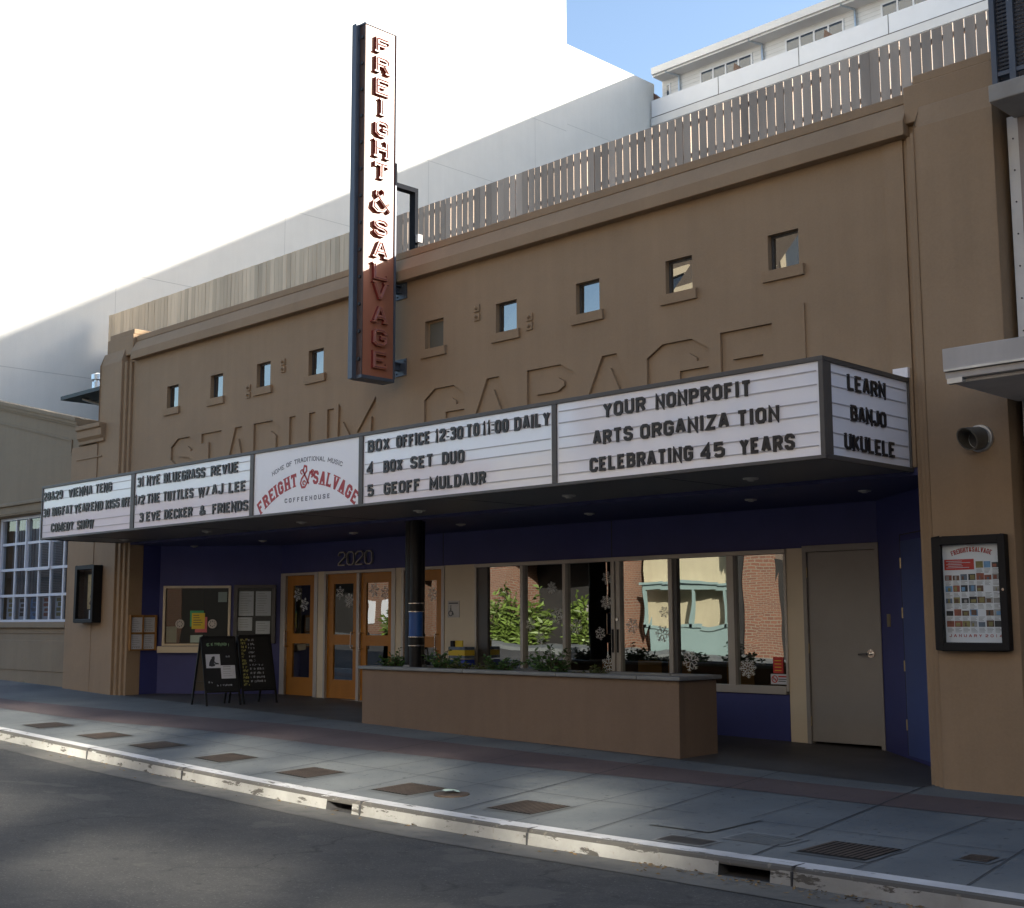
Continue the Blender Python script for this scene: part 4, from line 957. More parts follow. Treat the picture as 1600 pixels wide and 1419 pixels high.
# ------------------------------------------------------------------ left neighbour, with raked parapet and gridded window
NB = thing('neighbour_building', 'low tan stucco building with a sloping parapet and white gridded window', 'building', (-14, 0, .4))
mb = MB(); wx0, wx1, wz0, wz1 = -13.2, -9.62, 1.62, 3.88
zt_ = lambda x: 5.70-.2135*(x+9.40)
mb.box(-22, wx0, 0, .4, -.2, 5.0); mb.box(wx1, -9.42, 0, .4, -.2, 5.0); mb.box(wx0, wx1, 0, .4, -.2, wz0); mb.box(wx0, wx1, 0, .4, wz1, 5.0)
mb.prism([(-22, 0, 5.001), (-9.42, 0, 5.001), (-9.42, 0, zt_(-9.42)), (-22, 0, zt_(-22))], (0, .4, 0))
build('wall', mb, m_left, NB)
mb = MB()
def rake(x0, x1, dz0, dz1, yf): mb.prism([(x0, 0, zt_(x0)+dz0), (x1, 0, zt_(x1)+dz0), (x1, 0, zt_(x1)+dz1), (x0, 0, zt_(x0)+dz1)], (0, yf, 0))
rake(-22, -9.40, -.06, .02, -.12); rake(-22, -9.40, -.13, -.062, -.085); rake(-22, -9.40, -.18, -.132, -.045); rake(-22, -9.7, -.50, -.46, -.025)
mb.box(-9.74, -9.70, -.025, -.001, 5.02, zt_(-9.7)-.46); mb.box(-9.74, -9.42, -.025, -.001, 4.98, 5.02)
mb.prism([(-22, 0, 4.12), (-22, -.05, 4.12), (-22, -.05, 4.17), (-22, -.02, 4.2), (-22, 0, 4.2)], (12.55, 0, 0)); mb.prism([(-13.4, 0, 3.90), (-13.4, -.06, 3.90), (-13.4, -.08, 3.96), (-13.4, 0, 3.98)], (3.95, 0, 0))
mb.box(-22, -9.43, -.02, 0.0, 1.385, 1.40)
build('cornice', mb, m_left, NB, bevel=.005)
mb = MB(); mb.box(-12.95, -9.62, -.018, -.001, .62, 1.24); mb.box(-22, -13.3, -.018, -.001, .62, 1.24); build('apron_panel', mb, m_left, NB, bevel=.005)
mb = MB(); mb.box(wx0-.02, wx1+.02, -.07, .1, 1.50, 1.618); build('sill', mb, m_left, NB, bevel=.008)
mb = MB(); sy0, sy1 = .12, .17
mb.box(wx0, wx0+.11, .10, .2, wz0, wz1); mb.box(wx1-.07, wx1, .10, .2, wz0, wz1); mb.box(wx0+.11, wx1-.07, .101, .2, wz1-.06, wz1); mb.box(wx0+.11, wx1-.07, .10, .2, wz0, wz0+.05)
cols = [-13.09+.1, -12.44, -11.86, -11.28, -10.72, -10.14]; rowsz = [2.18, 2.74, 3.30]
for c in cols[1:]: mb.box(c-.028, c+.028, sy0, sy1, wz0+.05, wz1-.06)
for z in rowsz: mb.box(wx0+.11, wx1-.07, sy0-.004, sy1+.004, z-.028, z+.028)
mb.box(-11.90, -11.85, .085, .118, 2.72, wz1-.08); mb.box(-10.76, -10.70, .085, .118, 2.72, wz1-.08); mb.box(-11.85, -10.76, .085, .118, 2.70, 2.76)
sw = build('window', mb, m_sash, NB)
mb = MB()
for a, b in zip([wx0+.11]+cols[1:], cols[1:]+[wx1-.07]):
    for c, e in zip([wz0+.05]+rowsz, rowsz+[wz1-.06]):
        t = rng.uniform(-.004, .004); mb.face([(a, .15, c), (b, .15+t, c), (b, .15+t, e), (a, .15, e)])
build('panes', mb, g_side, sw)
mb = MB()
for k in range(48): 
    z = 2.2+k*.035
    if z < 3.8: mb.prism([(-11.8, .32, z), (-11.8, .345, z+.012), (-11.8, .345, z+.015), (-11.8, .32, z+.003)], (1.15, 0, 0))
for k in range(9): mb.box(-13.05+k*.13, -12.97+k*.13, .33, .335, 2.15, 3.85)
for k in range(8): mb.box(-10.65+k*.13, -10.57+k*.13, .33, .335, 2.15, 3.85)
build('blind', mb, m_blind, sw)
mb = MB(); mb.face([(-13.3, 1.6, 1.5), (-9.4, 1.6, 1.5), (-9.4, 1.6, 4), (-13.3, 1.6, 4)]); build('interior_wall', mb, m_intdark, NB)
pcols = [((.5, .55, .5), 3), ((.55, .6, .58), 1), ((.2, .35, .6), 2), ((.5, .5, .5), 5), ((.5, .4, .25), 0)]
for k, c in enumerate([-12.72, -12.12, -11.55, -10.98, -10.40]):
    mb = MB(); mb.box(c-.20, c+.20, .20, .205, 1.68, 2.16); po = build('poster', mb, m_paper if k != 2 else m_photo[5], sw)
    mb = MB(); q = random.Random(k)
    for j in range(4): mb.box(c-.15+q.uniform(0, .08), c+.08+q.uniform(0, .08), .197, .1995, 1.74+j*.1, 1.80+j*.1+q.uniform(0, .03))
    build('poster_picture', mb, m_photo[[3, 1, 2, 4, 3][k]], po)
mb = MB(); mb.prism([(-22, .41, 4.6), (-9.45, .41, 4.6), (-9.45, .41, 4.75), (-22, .41, 5.2)], (0, 7.5, 0)); build('roof', mb, m_roofdark, NB)
# dark lean-to roof and flue just left of the pilaster
mb = MB(); mb.box(-14.45, -10.8, 1.95, 4.3, 6.94, 7.03)
CN = thing('roof_canopy', 'dark flat canopy roof below the tall white wall, beside the pilaster top', 'canopy', (-12.6, 3, 4.8))
build('canopy_roof', mb, m_roofdark, CN)
mb = MB(); mb.box(-14.6, -10.8, 4.3, 4.5, 4.7, 6.99); build('wall', mb, m_siding, CN)
mb = MB(); mb.tube((-13.8, 2.2, 6.93), (-12.2, 4.2, 6.1), .045, .045, 8); build('strut', mb, m_galv, CN)
mb = MB(); cx, cy0 = -13.28, 2.3
mb.tube((cx, cy0, 7.03), (cx, cy0, 7.27), .13, .13, 18); mb.tube((cx, cy0, 7.27), (cx, cy0, 7.33), .08, .08, 14); mb.tube((cx, cy0, 7.33), (cx, cy0, 7.45), .15, .15, 18); mb.tube((cx, cy0, 7.45), (cx, cy0, 7.50), .15, .03, 18)
tag(build('roof_flue', mb, m_galv, None, smooth=True), 'shiny galvanised flue pipe above the dark canopy roof', 'flue')

# ------------------------------------------------------------------ tall white building behind on the left
TW = thing('tower_building', 'huge blank white wall of a tall building rising behind the low tan building', 'building', (-30, 16, 0))
mb = MB(); mb.box(-44, -24.5, 2.5, 31.2, 0, 52); build('wall', mb, m_white, TW)
mb = MB(); mb.box(-44, -24.51, 31.2, 37.87, 0, 29.0); build('rear_wall', mb, m_white, TW)
mb = MB()
for z in (9.62, 13.4, 17.16, 20.94, 24.63, 28.4): mb.box(-24.505, -24.4985, 2.6, 31.15, z-.012, z+.012)
for y in (8.5, 15.3, 22.5, 29.0): mb.box(-24.505, -24.4987, y-.009, y+.009, 0, 28.4)
for z in (20.94, 25.0): mb.box(-24.515, -24.5085, 31.21, 37.8, z-.012, z+.012)
build('panel_joint', mb, m_whitejoint, TW)

# ------------------------------------------------------------------ apartment block behind, with a long eave
AP = thing('apartment_block', 'pale apartment block behind the roof fence with a long projecting eave and strip windows', 'building', (-5, 42, 0))
AY = 37.5; AX0, AX1 = -24.4, 21.0
mb = MB(); mb.box(AX0, AX1, AY+.9, 52, 0, 29.3); build('wall', mb, m_siding, AP)
mb = MB(); mb.box(AX0, AX1+.8, AY-.0, 53, 29.36, 29.72); mb.box(AX0, AX1+.7, AY+.12, 52.8, 29.26, 29.355)
build('roof', mb, m_siding, AP)
mb = MB()
for k in range(11): mb.box(AX0+.05, AX1, AY+.893, AY+.90, 27.2+k*.2, 27.212+k*.2)
build('siding_lines', mb, m_whitejoint, AP)
mb = MB(); mb.box(AX0, AX1, AY-.02, AY+.02, 27.05, 27.95)
build('balcony_panel', mb, m_panelwhite, AP)
mb = MB()
for k in range(12): mb.box(-24.8+k*4.55, -24.77+k*4.55, AY-.03, AY-.021, 27.05, 27.95)
mb.box(AX0, AX1, AY-.032, AY-.021, 27.02, 27.06); build('panel_joint', mb, m_darkalum, AP)
mb = MB(); mb.box(AX0, AX1, AY-.06, AY+.9, 26.6, 27.0); mb.box(AX0, AX1, AY+.02, AY+.9, 20, 26.6); build('balcony_slab', mb, m_siding, AP)
for k in range(9):
    x0 = -27.0+5.02*k
    mb = MB(); a, b, c, e = x0, x0+3.15, 28.05, 29.02
    mb.box(a, b, AY+.86, AY+.899, c, c+.07); mb.box(a, b, AY+.86, AY+.899, e-.07, e)
    for j in range(5): mb.box(a+j*(b-a-.09)/4, a+j*(b-a-.09)/4+.09, AY+.862, AY+.898, c+.07, e-.07)
    if a < AX0: 
        mb = MB(); a = AX0+.3; mb.box(a, b, AY+.86, AY+.899, c, c+.07); mb.box(a, b, AY+.86, AY+.899, e-.07, e); mb.box(b-.09, b, AY+.862, AY+.898, c, e)
    w = build('window', mb, m_panelwhite, AP)
    mb = MB(); mb.face([(a, AY+.88, c), (b, AY+.88, c), (b, AY+.88, e), (a, AY+.88, e)]); build('panes', mb, g_far, w)
    mb = MB(); mb.prism([(b-.75, AY+.3, 27.9), (b-.05, AY+.3, 27.9), (b-.68, AY+.3, 28.52)], (0, .3, 0)); build('window_box', mb, m_photo[0], w)
    mb = MB(); mb.tube((b+.62, AY+.8, 27.0), (b+.62, AY+.8, 29.2), .06, .06, 8); mb.tube((b+.62, AY+.8, 29.2), (b+.3, AY+.1, 29.3), .06, .06, 8); build('downpipe', mb, m_galv, AP)

# ------------------------------------------------------------------ right neighbour: canopy, balcony
RB_ = thing('corner_building', 'grey corner building with a concrete balcony, steel railing and flat pale canopy', 'building', (13, 2, 0))
mb = MB(); mb.box(9.98, 24, .0, 10, -.2, 10.5); mb.box(9.98, 24, -.02, -.001, -.2, 3.66); build('wall', mb, m_grey, RB_)
mb = MB(); mb.box(9.865, 9.975, .02, .12, -.2, 6.5)
tr = build('metal_trim', mb, mat('trim_paint', (.70, .71, .69), .5, .1, 2), RB_)
mb = MB()
for k in range(8): mb.tube((9.92, .02, 4.35+k*.32), (9.92, .012, 4.35+k*.32), .009, .009, 6)
build('trim_screws', mb, m_ink, tr)
mb = MB(); mb.box(9.81, 24, -1.42, -.025, 3.70, 3.76); mb.box(9.80, 24, -1.44, -.025, 3.765, 3.97); mb.box(9.84, 24, -1.36, -.025, 3.665, 3.698)
build('canopy', mb, m_fascia, RB_, bevel=.006)
mb = MB(); mb.box(9.83, 9.97, -1.435, -1.36, 3.655, 3.70); mb.box(9.815, 24, -1.448, -1.4405, 3.765, 3.785); build('drip_edge', mb, m_galv, RB_)
mb = MB(); mb.box(9.95, 24, -.56, -.001, 6.46, 6.63); build('balcony_slab', mb, m_slab, RB_, bevel=.012)
mb = MB()
for x, w in ((9.97, .05), (10.14, .06), (10.9, .06), (12.0, .06)): mb.box(x, x+w, -.50, -.44, 6.631, 8.6)
mb.box(9.97, 14, -.51, -.43, 8.6, 8.66); mb.box(10.02, 14, -.49, -.45, 6.72, 6.76); mb.box(9.97, 10.03, -.44, -.02, 6.70, 8.6)
mb.tube((10.03, -.52, 7.75), (10.6, -.52, 7.4), .02, .02, 6)
rl = build('railing', mb, m_steel, RB_)
mb = MB()
for k in range(44): mb.box(10.03, 10.9, -.475, -.468, 6.78+k*.04, 6.80+k*.04)
for k in range(20): mb.box(10.04+k*.043, 10.046+k*.043, -.466, -.462, 6.78, 8.55)
build('mesh_infill', mb, m_darksteel, rl)

# ------------------------------------------------------------------ planter, plants, column, standpipe
PL = thing('planter', 'long low tan planter wall with a grey concrete coping', 'planter', (2.9, .23, .08))
px0, px1, py0, py1 = .0, 5.79, -.13, .595
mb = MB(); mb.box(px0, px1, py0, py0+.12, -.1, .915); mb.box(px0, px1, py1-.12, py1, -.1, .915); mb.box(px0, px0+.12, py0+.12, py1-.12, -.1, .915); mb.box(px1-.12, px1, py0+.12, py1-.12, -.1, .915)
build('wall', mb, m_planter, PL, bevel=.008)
mb = MB()
segs = [(px0-.06, 2.2), (2.206, 3.9), (3.906, 5.2), (5.206, px1+.05)]
for a, b in segs: mb.box(a, b, py0-.05, py0+.13, .917, .965); mb.box(a, b, py1-.13, py1+.05, .917, .965)
mb.box(px0-.06, px0+.12, py0+.131, py1-.131, .917, .965); mb.box(px1-.12, px1+.05, py0+.131, py1-.131, .917, .965)
build('coping', mb, m_cap, PL, bevel=.012)
mb = MB(); mb.face([(px0+.1, py0+.1, .90), (px1-.1, py0+.1, .90), (px1-.1, py1-.1, .90), (px0+.1, py1-.1, .90)]); build('soil', mb, m_soil, PL)
def leaf(mb, p, d, l, w, rng):
    d = d.normalized(); s_ = d.cross(Vector((rng.uniform(-1, 1), rng.uniform(-1, 1), rng.uniform(.2, 1)))).normalized(); n_ = s_.cross(d)
    a = p; b = p+d*l*.45+s_*w/2+n_*l*.08; c = p+d*l-n_*l*.1; e = p+d*l*.45-s_*w/2+n_*l*.08
    mb.face([a, b, c, e])
def shrub(x, y, z, h, r, n, mleaf, label, seed, ll=.09, grp='plants in the planter', cat='plant', name='leafy_plant'):
    rng = random.Random(seed); t = thing(name, label, cat, (x, y, z), grp); st_ = MB(); lf = MB()
    for k in range(max(5, n//16)):
        a = rng.uniform(0, 6.283); rr = r*math.sqrt(rng.random()); tip = Vector((x+rr*math.cos(a), y+min(rr, .42)*math.sin(a)*.8, z+h*rng.uniform(.45, 1)*(1-.45*(rr/r)**2))); b = Vector((x+rr*.25*math.cos(a), y+rr*.2*math.sin(a), z))
        mid = (b+tip)/2+Vector((rng.uniform(-.03, .03), rng.uniform(-.03, .03), .04)); st_.tube(b, mid, .006, .005, 5); st_.tube(mid, tip, .005, .002, 5)
        for j in range(16):
            f = rng.uniform(.25, 1.02); p = b.lerp(tip, f)
            dd = Vector((rng.gauss(0, 1), rng.gauss(0, 1), rng.uniform(-.3, .9))); leaf(lf, p, dd, ll*rng.uniform(.6, 1.25), ll*.42, rng)
    build('stems', st_, m_stem, t); build('foliage', lf, mleaf, t); return t
shrub(.40, .2, .9, .34, .30, 300, m_leaf, 'bushy dark green plant in the planter between the doors and black column', 1, .075)
shrub(1.42, .2, .9, .36, .34, 380, m_leaf, 'bushy green plant in the planter next to the blue banded pipe', 2, .075)
shrub(1.95, .15, .9, .19, .38, 260, m_leaf2, 'low olive ground plant in front of the yellow and blue rack', 3, .06)
shrub(2.55, .2, .9, .30, .36, 360, m_leaf, 'rounded green plant below the brick reflection in the planter', 4, .07)
shrub(3.50, .2, .9, .42, .40, 420, m_leaf, 'tallest leafy plant in the planter with one upright sprig', 5, .075)
shrub(4.15, .2, .9, .15, .35, 220, m_leaf2, 'sparse low plant near the middle of the planter', 6, .055)
mb = MB(); mb.tube((.70, .27, .90), (.70, .27, 3.05), .145, .145, 36)
CO = thing('column', 'round black steel column standing in the planter under the marquee', 'column', (.70, .27, .9)); build('shaft', mb, m_black, CO, smooth=True)
mb = MB(); mb.tube((.70, .27, .90), (.70, .27, .985), .175, .16, 30); build('base_collar', mb, m_cap, CO, smooth=True)
SP = thing('standpipe', 'black upright pipe with a bright blue wrapped band beside the column', 'standpipe', (.87, .13, .9))
cx, cy_ = .90, .12
mb = MB(); mb.tube((cx, cy_, .90), (cx, cy_, 3.05), .09, .09, 26); build('pipe', mb, m_black, SP, smooth=True)
mb = MB(); mb.tube((cx, cy_, 1.385), (cx, cy_, 1.74), .101, .101, 26); build('wrap', mb, m_bluewrap, SP, smooth=True)
for z0, z1 in ((1.26, 1.385), (1.74, 1.86)):
    mb = MB(); mb.tube((cx, cy_, z0), (cx, cy_, z1), .108, .108, 26); build('coupling', mb, m_black, SP, smooth=True)
    for z in (z0-.006, z1-.008):
        mb = MB(); mb.tube((cx, cy_, z), (cx, cy_, z+.014), .112, .112, 26); build('clamp_band', mb, m_chrome, SP, smooth=True)
RK = thing('newspaper_rack', 'small rack with yellow and blue panels behind the planter against the cream wall', 'newspaper rack', (-.16, 2.0, .17))
mb = MB(); mb.box(-.36, .02, 1.90, 2.16, .17, .90); build('cabinet', mb, m_intdark, RK, bevel=.006)
for z0, z1, m_ in ((.905, 1.0, mat('rack_blue', (.02, .05, .35), .5, .05)), (1.02, 1.06, m_photo[2]), (1.065, 1.15, m_yellow), (1.155, 1.20, m_photo[2])):
    mb = MB(); mb.box(-.36, .02, 1.885, 2.1, z0, z1); build('panel', mb, m_, RK)
mb = MB(); mb.box(-.27, -.10, 1.95, 1.97, 1.20, 1.30); build('leaflet', mb, m_yellow, RK)

# ------------------------------------------------------------------ sandwich boards
def sandwich(loc, fl, fr_, bl, br, top, label, kind):
    t = thing('sandwich_board', label, 'sandwich board', loc, 'chalkboard signs by the ticket window')
    o = Vector(loc); P = [Vector(p) for p in (fl, fr_, bl, br)]
    tl = (P[0]+P[2])/2+Z*top; tr_ = (P[1]+P[3])/2+Z*top; apex = [P[0].lerp(P[2], .48), P[1].lerp(P[3], .48), P[2].lerp(P[0], .48), P[3].lerp(P[1], .48)]
    for p in apex: p.z = o.z+top
    ux = (apex[1]-apex[0]).normalized()
    for a, b in zip(P, apex):
        mb = MB(); mb.bar(a, b, .032, .032, ux); build('leg', mb, m_black, t)
    def panel(a0, a1, b0, b1, name, m_, side):
        lo = .20; A = a0.lerp(b0, lo); Bq = a1.lerp(b1, lo); mb = MB(); nrm = (Bq-A).cross(b0-A).normalized()*side
        mb.prism([A, Bq, b1, b0], nrm*.012); return build(name, mb, m_, t), A, Bq, b0, b1, nrm
    fp, A, Bq, C0, C1, nr = panel(P[0], P[1], apex[0], apex[1], 'front_board', m_board, 1)
    bp = panel(P[2], P[3], apex[2], apex[3], 'back_board', m_boardback, -1)
    mb = MB()
    for p, q_ in ((A, Bq), (C0, C1)): mb.bar(p+nr*.012, q_+nr*.012, .03, .03)
    build('rail', mb, m_black, t)
    up_ = (C0-A); ua = Bq-A; out = nr.dot(Vector((.5, -.8, 0))) > 0
    sgn = nr.normalized() if out else -nr.normalized(); base = A+(nr*.012 if out else Vector((0, 0, 0)))
    def quad(mb, u0, u1, v0, v1, off): mb.face([base+ua*u+up_*v+sgn*off for u, v in ((u0, v0), (u1, v0), (u1, v1), (u0, v1))])
    q = random.Random(kind)
    def scrawl(mb, u0, u1, v, h, off=.002):
        u = u0
        while u < u1:
            w = q.uniform(.012, .03); y0 = v+q.uniform(-.1, .1)*h; 
            for k in range(2): quad(mb, u, u+.007, y0, y0+h*q.uniform(.5, 1), off); quad(mb, u, u+w, y0+h*q.choice((0, .45, .9)), y0+h*q.choice((0, .45, .9))+h*.16, off+.0003)
            u += w+.012+(q.random() < .16)*.04
    if kind == 1:
        m1 = MB(); scrawl(m1, .12, .80, .83, .055); build('chalk_writing', m1, m_chalkg, fp)
        m1 = MB(); scrawl(m1, .35, .8, .10, .03); scrawl(m1, .1, .2, .16, .03); scrawl(m1, .68, .78, .62, .03); build('chalk_writing', m1, m_chalk, fp)
        m1 = MB(); quad(m1, .07, .50, .43, .68, .003); pa = build('portrait_flyer', m1, m_paper, fp)
        m1 = MB()
        sil = [(.15, .47), (.17, .53), (.21, .58), (.25, .61), (.245, .625), (.30, .645), (.36, .635), (.34, .622), (.345, .595), (.33, .575), (.33, .55), (.37, .525), (.44, .52), (.44, .51), (.36, .51), (.31, .525), (.31, .50), (.345, .48), (.32, .465), (.24, .455)]
        m1.face([base+ua*u+up_*v+sgn*.0048 for u, v in sil])
        quad(m1, .30, .46, .495, .51, .0058); build('flyer_picture', m1, m_photo[1], pa)
        m1 = MB(); quad(m1, .50, .93, .235, .475, .004); pb = build('notice_flyer', m1, m_paper, fp)
        m1 = MB()
        for k in range(5): quad(m1, .56, .56+q.uniform(.2, .32), .44-k*.04, .44-k*.04+(.016 if k < 2 else .007), .0048)
        build('flyer_text', m1, m_greyink, pb)
    else:
        m1 = MB()
        for k in range(14): scrawl(m1, .05, .15+q.uniform(0, .1), .90-k*.063, .04)
        build('chalk_writing', m1, m_chalky, fp)
        m1 = MB()
        for k in range(11): scrawl(m1, .27, .6+q.uniform(0, .3), .90-k*.076, .035)
        build('chalk_writing', m1, m_chalk, fp)
    mb = MB()
    for a, b in ((P[0], P[2]), (P[1], P[3])): mb.bar(a.lerp(apex[0] if a == P[0] else apex[1], .35), b.lerp(apex[2] if a == P[0] else apex[3], .35), .012, .004)
    build('brace', mb, m_darksteel, t)
    return t
g_ = lambda x, y: (x, y, G(x, y)+.006)
sandwich((-4.2, .03, G(-4.2, .03)), g_(-4.03, -.215), g_(-3.85, .32), g_(-4.53, -.20), g_(-4.36, .33), 1.14, 'black chalkboard sandwich board with two white flyers pasted on it', 1)
sandwich((-4.1, .68, G(-4.1, .68)), g_(-3.94, .45), g_(-3.80, 1.02), g_(-4.36, .42), g_(-4.22, .93), 1.15, 'black chalkboard sandwich board covered in handwriting, without flyers', 2)

# ------------------------------------------------------------------ poster cases, vent outlet
PC = thing('poster_case', 'black framed poster case holding a monthly concert calendar with a red box', 'poster case', (9.41, -.2, 1.3))
x0, x1, z0, z1 = 9.0, 9.735, 1.31, 2.40; yb, yf = -.15, -.245
mb = MB(); mb.box(x0, x0+.085, yf, yb-.001, z0, z1); mb.box(x1-.07, x1, yf, yb-.001, z0, z1); mb.box(x0+.085, x1-.07, yf, yb-.001, z1-.085, z1); mb.box(x0+.085, x1-.07, yf, yb-.001, z0, z0+.075)
build('case_frame', mb, m_black, PC, bevel=.01)
mb = MB(); mb.box(x0+.085, x1-.07, yb-.03, yb-.002, z0+.075, z1-.085); po = build('calendar_poster', mb, mat('poster_paper', (.80, .82, .88), .5, .02), PC)
yp = yb-.031; PXa, PXb, PZa, PZb = x0+.10, x1-.08, z0+.085, z1-.09; pw, ph = PXb-PXa, PZb-PZa
q = random.Random(11)
mbs = [MB() for _ in m_photo]; tx = MB()
rows_ = [.70, .575, .455, .335, .205, .09]
for ri, v in enumerate(rows_):
    for c in range(7):
        u = c/7
        if ri == 0 and c < 4: continue
        if q.random() < .88:
            w_ = pw/7*q.uniform(.8, .98); h_ = ph*q.uniform(.05, .07); k = q.randrange(len(m_photo))
            ax, az = PXa+u*pw, PZa+(v+.06)*ph
            mbs[k].box(ax, ax+w_, yp-.001, yp, az, az+h_); k2 = q.randrange(len(m_photo)); mbs[k2].box(ax+w_*q.uniform(.1, .4), ax+w_*q.uniform(.5, .9), yp-.0018, yp-.001, az+h_*.1, az+h_*q.uniform(.5, .95))
        for t in range(4): tx.box(PXa+u*pw+.004, PXa+u*pw+.01+pw/7*q.uniform(.4, .75), yp-.0008, yp, PZa+(v+.044-t*.013)*ph, PZa+(v+.049-t*.013)*ph)
for k, mm in enumerate(mbs):
    if mm.v: build('poster_picture', mm, m_photo[k], po)
build('poster_text', tx, m_greyink, po)
mb = MB(); mb.box(PXa, PXa+pw*.54, yp-.0022, yp, PZa+.745*ph, PZa+.855*ph); rb = build('red_box', mb, m_red, po)
mb = MB()
for k in range(5): mb.box(PXa+.02+(k % 2)*.02, PXa+pw*q.uniform(.3, .5), yp-.0028, yp-.0022, PZa+(.765+k*.017)*ph, PZa+(.771+k*.017)*ph)
build('red_box_text', mb, m_paper, rb)
mb = MB(); sv = PY; PY = yp; cxp = (PXa+PXb)/2
arc_text(mb, 'FREIGHT&SALVAGE', cxp, PZa+.93*ph-.55, .55, -.36, .36, .045, .010, True)
text_fit(mb, 'JANUARY 2014', fr_front(yp), PXa+.02, PXb-.01, PZa+.045*ph, .026, .005, .002, serif=True, gap=.8, space=1.2); PY = sv
build('poster_lettering', mb, m_logo_red, po)
mb = MB(); mb.face([(x0+.085, yf+.03, z0+.075), (x1-.07, yf+.03, z0+.075), (x1-.07, yf+.03, z1-.085), (x0+.085, yf+.03, z1-.085)]); build('glass', mb, g_case, PC)
mb = MB(); mb.tube((x1-.035, yf, 1.88), (x1-.035, yf-.006, 1.88), .012, .012, 12); build('lock', mb, m_chrome, PC)
PD = thing('poster_case', 'deep black poster case with a narrow brown poster beside the white gridded window', 'poster case', (-8.3, -.2, 1.6))
x0, x1, z0, z1 = -8.70, -7.93, 1.60, 2.69; yf = -.34
mb = MB(); mb.box(x0, x0+.09, yf, yb-.001, z0, z1); mb.box(x1-.07, x1, yf, yb-.001, z0, z1); mb.box(x0+.09, x1-.07, yf, yb-.001, z1-.08, z1); mb.box(x0+.09, x1-.07, yf, yb-.001, z0, z0+.07); mb.box(x0+.09, x1-.07, yb-.03, yb-.002, z0+.07, z1-.08)
build('case_frame', mb, m_black, PD, bevel=.01)
mb = MB(); mb.box(-8.44, -8.05, yb-.036, yb-.031, 1.86, 2.52); po = build('poster', mb, m_parch, PD)
mb = MB(); q = random.Random(8)
for k in range(9): c = Vector((-8.25+q.uniform(-.1, .12), yb-.0365-k*.0003, 1.98+k*.055)); mb.face([c+X*(q.uniform(.03, .09)*math.cos(a))+Z*(.05*math.sin(a)) for a in [i*.7 for i in range(9)]])
build('poster_picture', mb, m_photo[0], po)
mb = MB(); mb.box(-8.36, -8.05, yb-.036, yb-.031, 1.675, 1.84); pn = build('notice', mb, m_paper, PD)
mb = MB()
for k in range(4): mb.box(-8.32, -8.12, yb-.037, yb-.036, 1.70+k*.033, 1.708+k*.033)
build('notice_text', mb, m_greyink, pn)
mb = MB(); mb.face([(x0+.09, yf+.03, z0+.07), (x1-.07, yf+.03, z0+.07), (x1-.07, yf+.03, z1-.08), (x0+.09, yf+.03, z1-.08)]); build('glass', mb, g_case, PD)
V = thing('vent_outlet', 'round metal vent pipe outlet sticking out of the pilaster under the pale canopy', 'vent', (9.51, -.15, 3.33))
mb = MB(); n_ = 24; c0 = Vector((9.51, -.15, 3.33))
mb.tube(c0, c0-Y*.03, .135, .13, n_); build('flange', mb, m_galv, V, smooth=True)
mb = MB(); dirv = Vector((-.25, -1, -.12)).normalized(); a_ = dirv.orthogonal().normalized(); b_ = dirv.cross(a_)
for r_o, r_i, flip in ((.112, .112, 0), (.098, .098, 1)):
    ring = []
    for k in range(n_):
        an = 2*math.pi*k/n_; off = (a_*math.cos(an)+b_*math.sin(an))*r_o
        ring.append((mb.vert(c0-Y*.028+off), mb.vert(c0-Y*.028+off+dirv*(.17+.05*off.z/.11))))
    for k in range(n_): q1, q2 = ring[k], ring[(k+1) % n_]; mb.idx([q1[0], q2[0], q2[1], q1[1]])
ro = [len(mb.v)-4*n_+2*k+1 for k in range(n_)]; ri = [len(mb.v)-2*n_+2*k+1 for k in range(n_)]
for k in range(n_): mb.idx([ro[k], ro[(k+1) % n_], ri[(k+1) % n_], ri[k]])
build('pipe', mb, mat('vent_metal', (.16, .15, .125), .5, .2, 6, metal=.3), V, smooth=True)
mb = MB(); mb.disc(c0-Y*.031, -Y, .097, 20, .002); build('duct_opening', mb, m_ink, V)

# ------------------------------------------------------------------ chairs just inside the storefront
def chair(x, y, rz, label):
    z = .10; t = thing('cafe_chair', label, 'chair', (x, y, z), 'chairs behind the storefront glass'); t.rotation_euler = (0, 0, rz); t['_w'] = (0, 0, 0)
    mb = MB(); mb.box(-.22, .22, -.22, .22, .44, .48); build('seat', mb, m_chair, t, bevel=.01)
    mb = MB(); mb.box(-.21, .21, .20, .225, .56, .93); build('backrest', mb, m_chair, t, bevel=.008)
    for sx in (-1, 1):
        for sy in (-1, 1):
            mb = MB(); mb.tube((sx*.2, sy*.21, 0), (sx*.2, sy*.21, .46 if sy < 0 else .95), .013, .013, 8); build('leg', mb, m_black, t)
LBL = ['orange backed chair inside, behind the brick pillar reflection before the sliding door', 'orange backed chair inside, directly behind the sliding door handle', 'orange backed chair inside, beside the dark mullion', 'dim orange chair inside, behind the planter coping end']
for (x, y, r_), lb in zip(((2.35, 2.95, 3.05), (3.0, 3.0, 3.2), (3.6, 2.95, 3.1), (4.35, 3.3, 3.3)), LBL): chair(x, y, r_, lb)

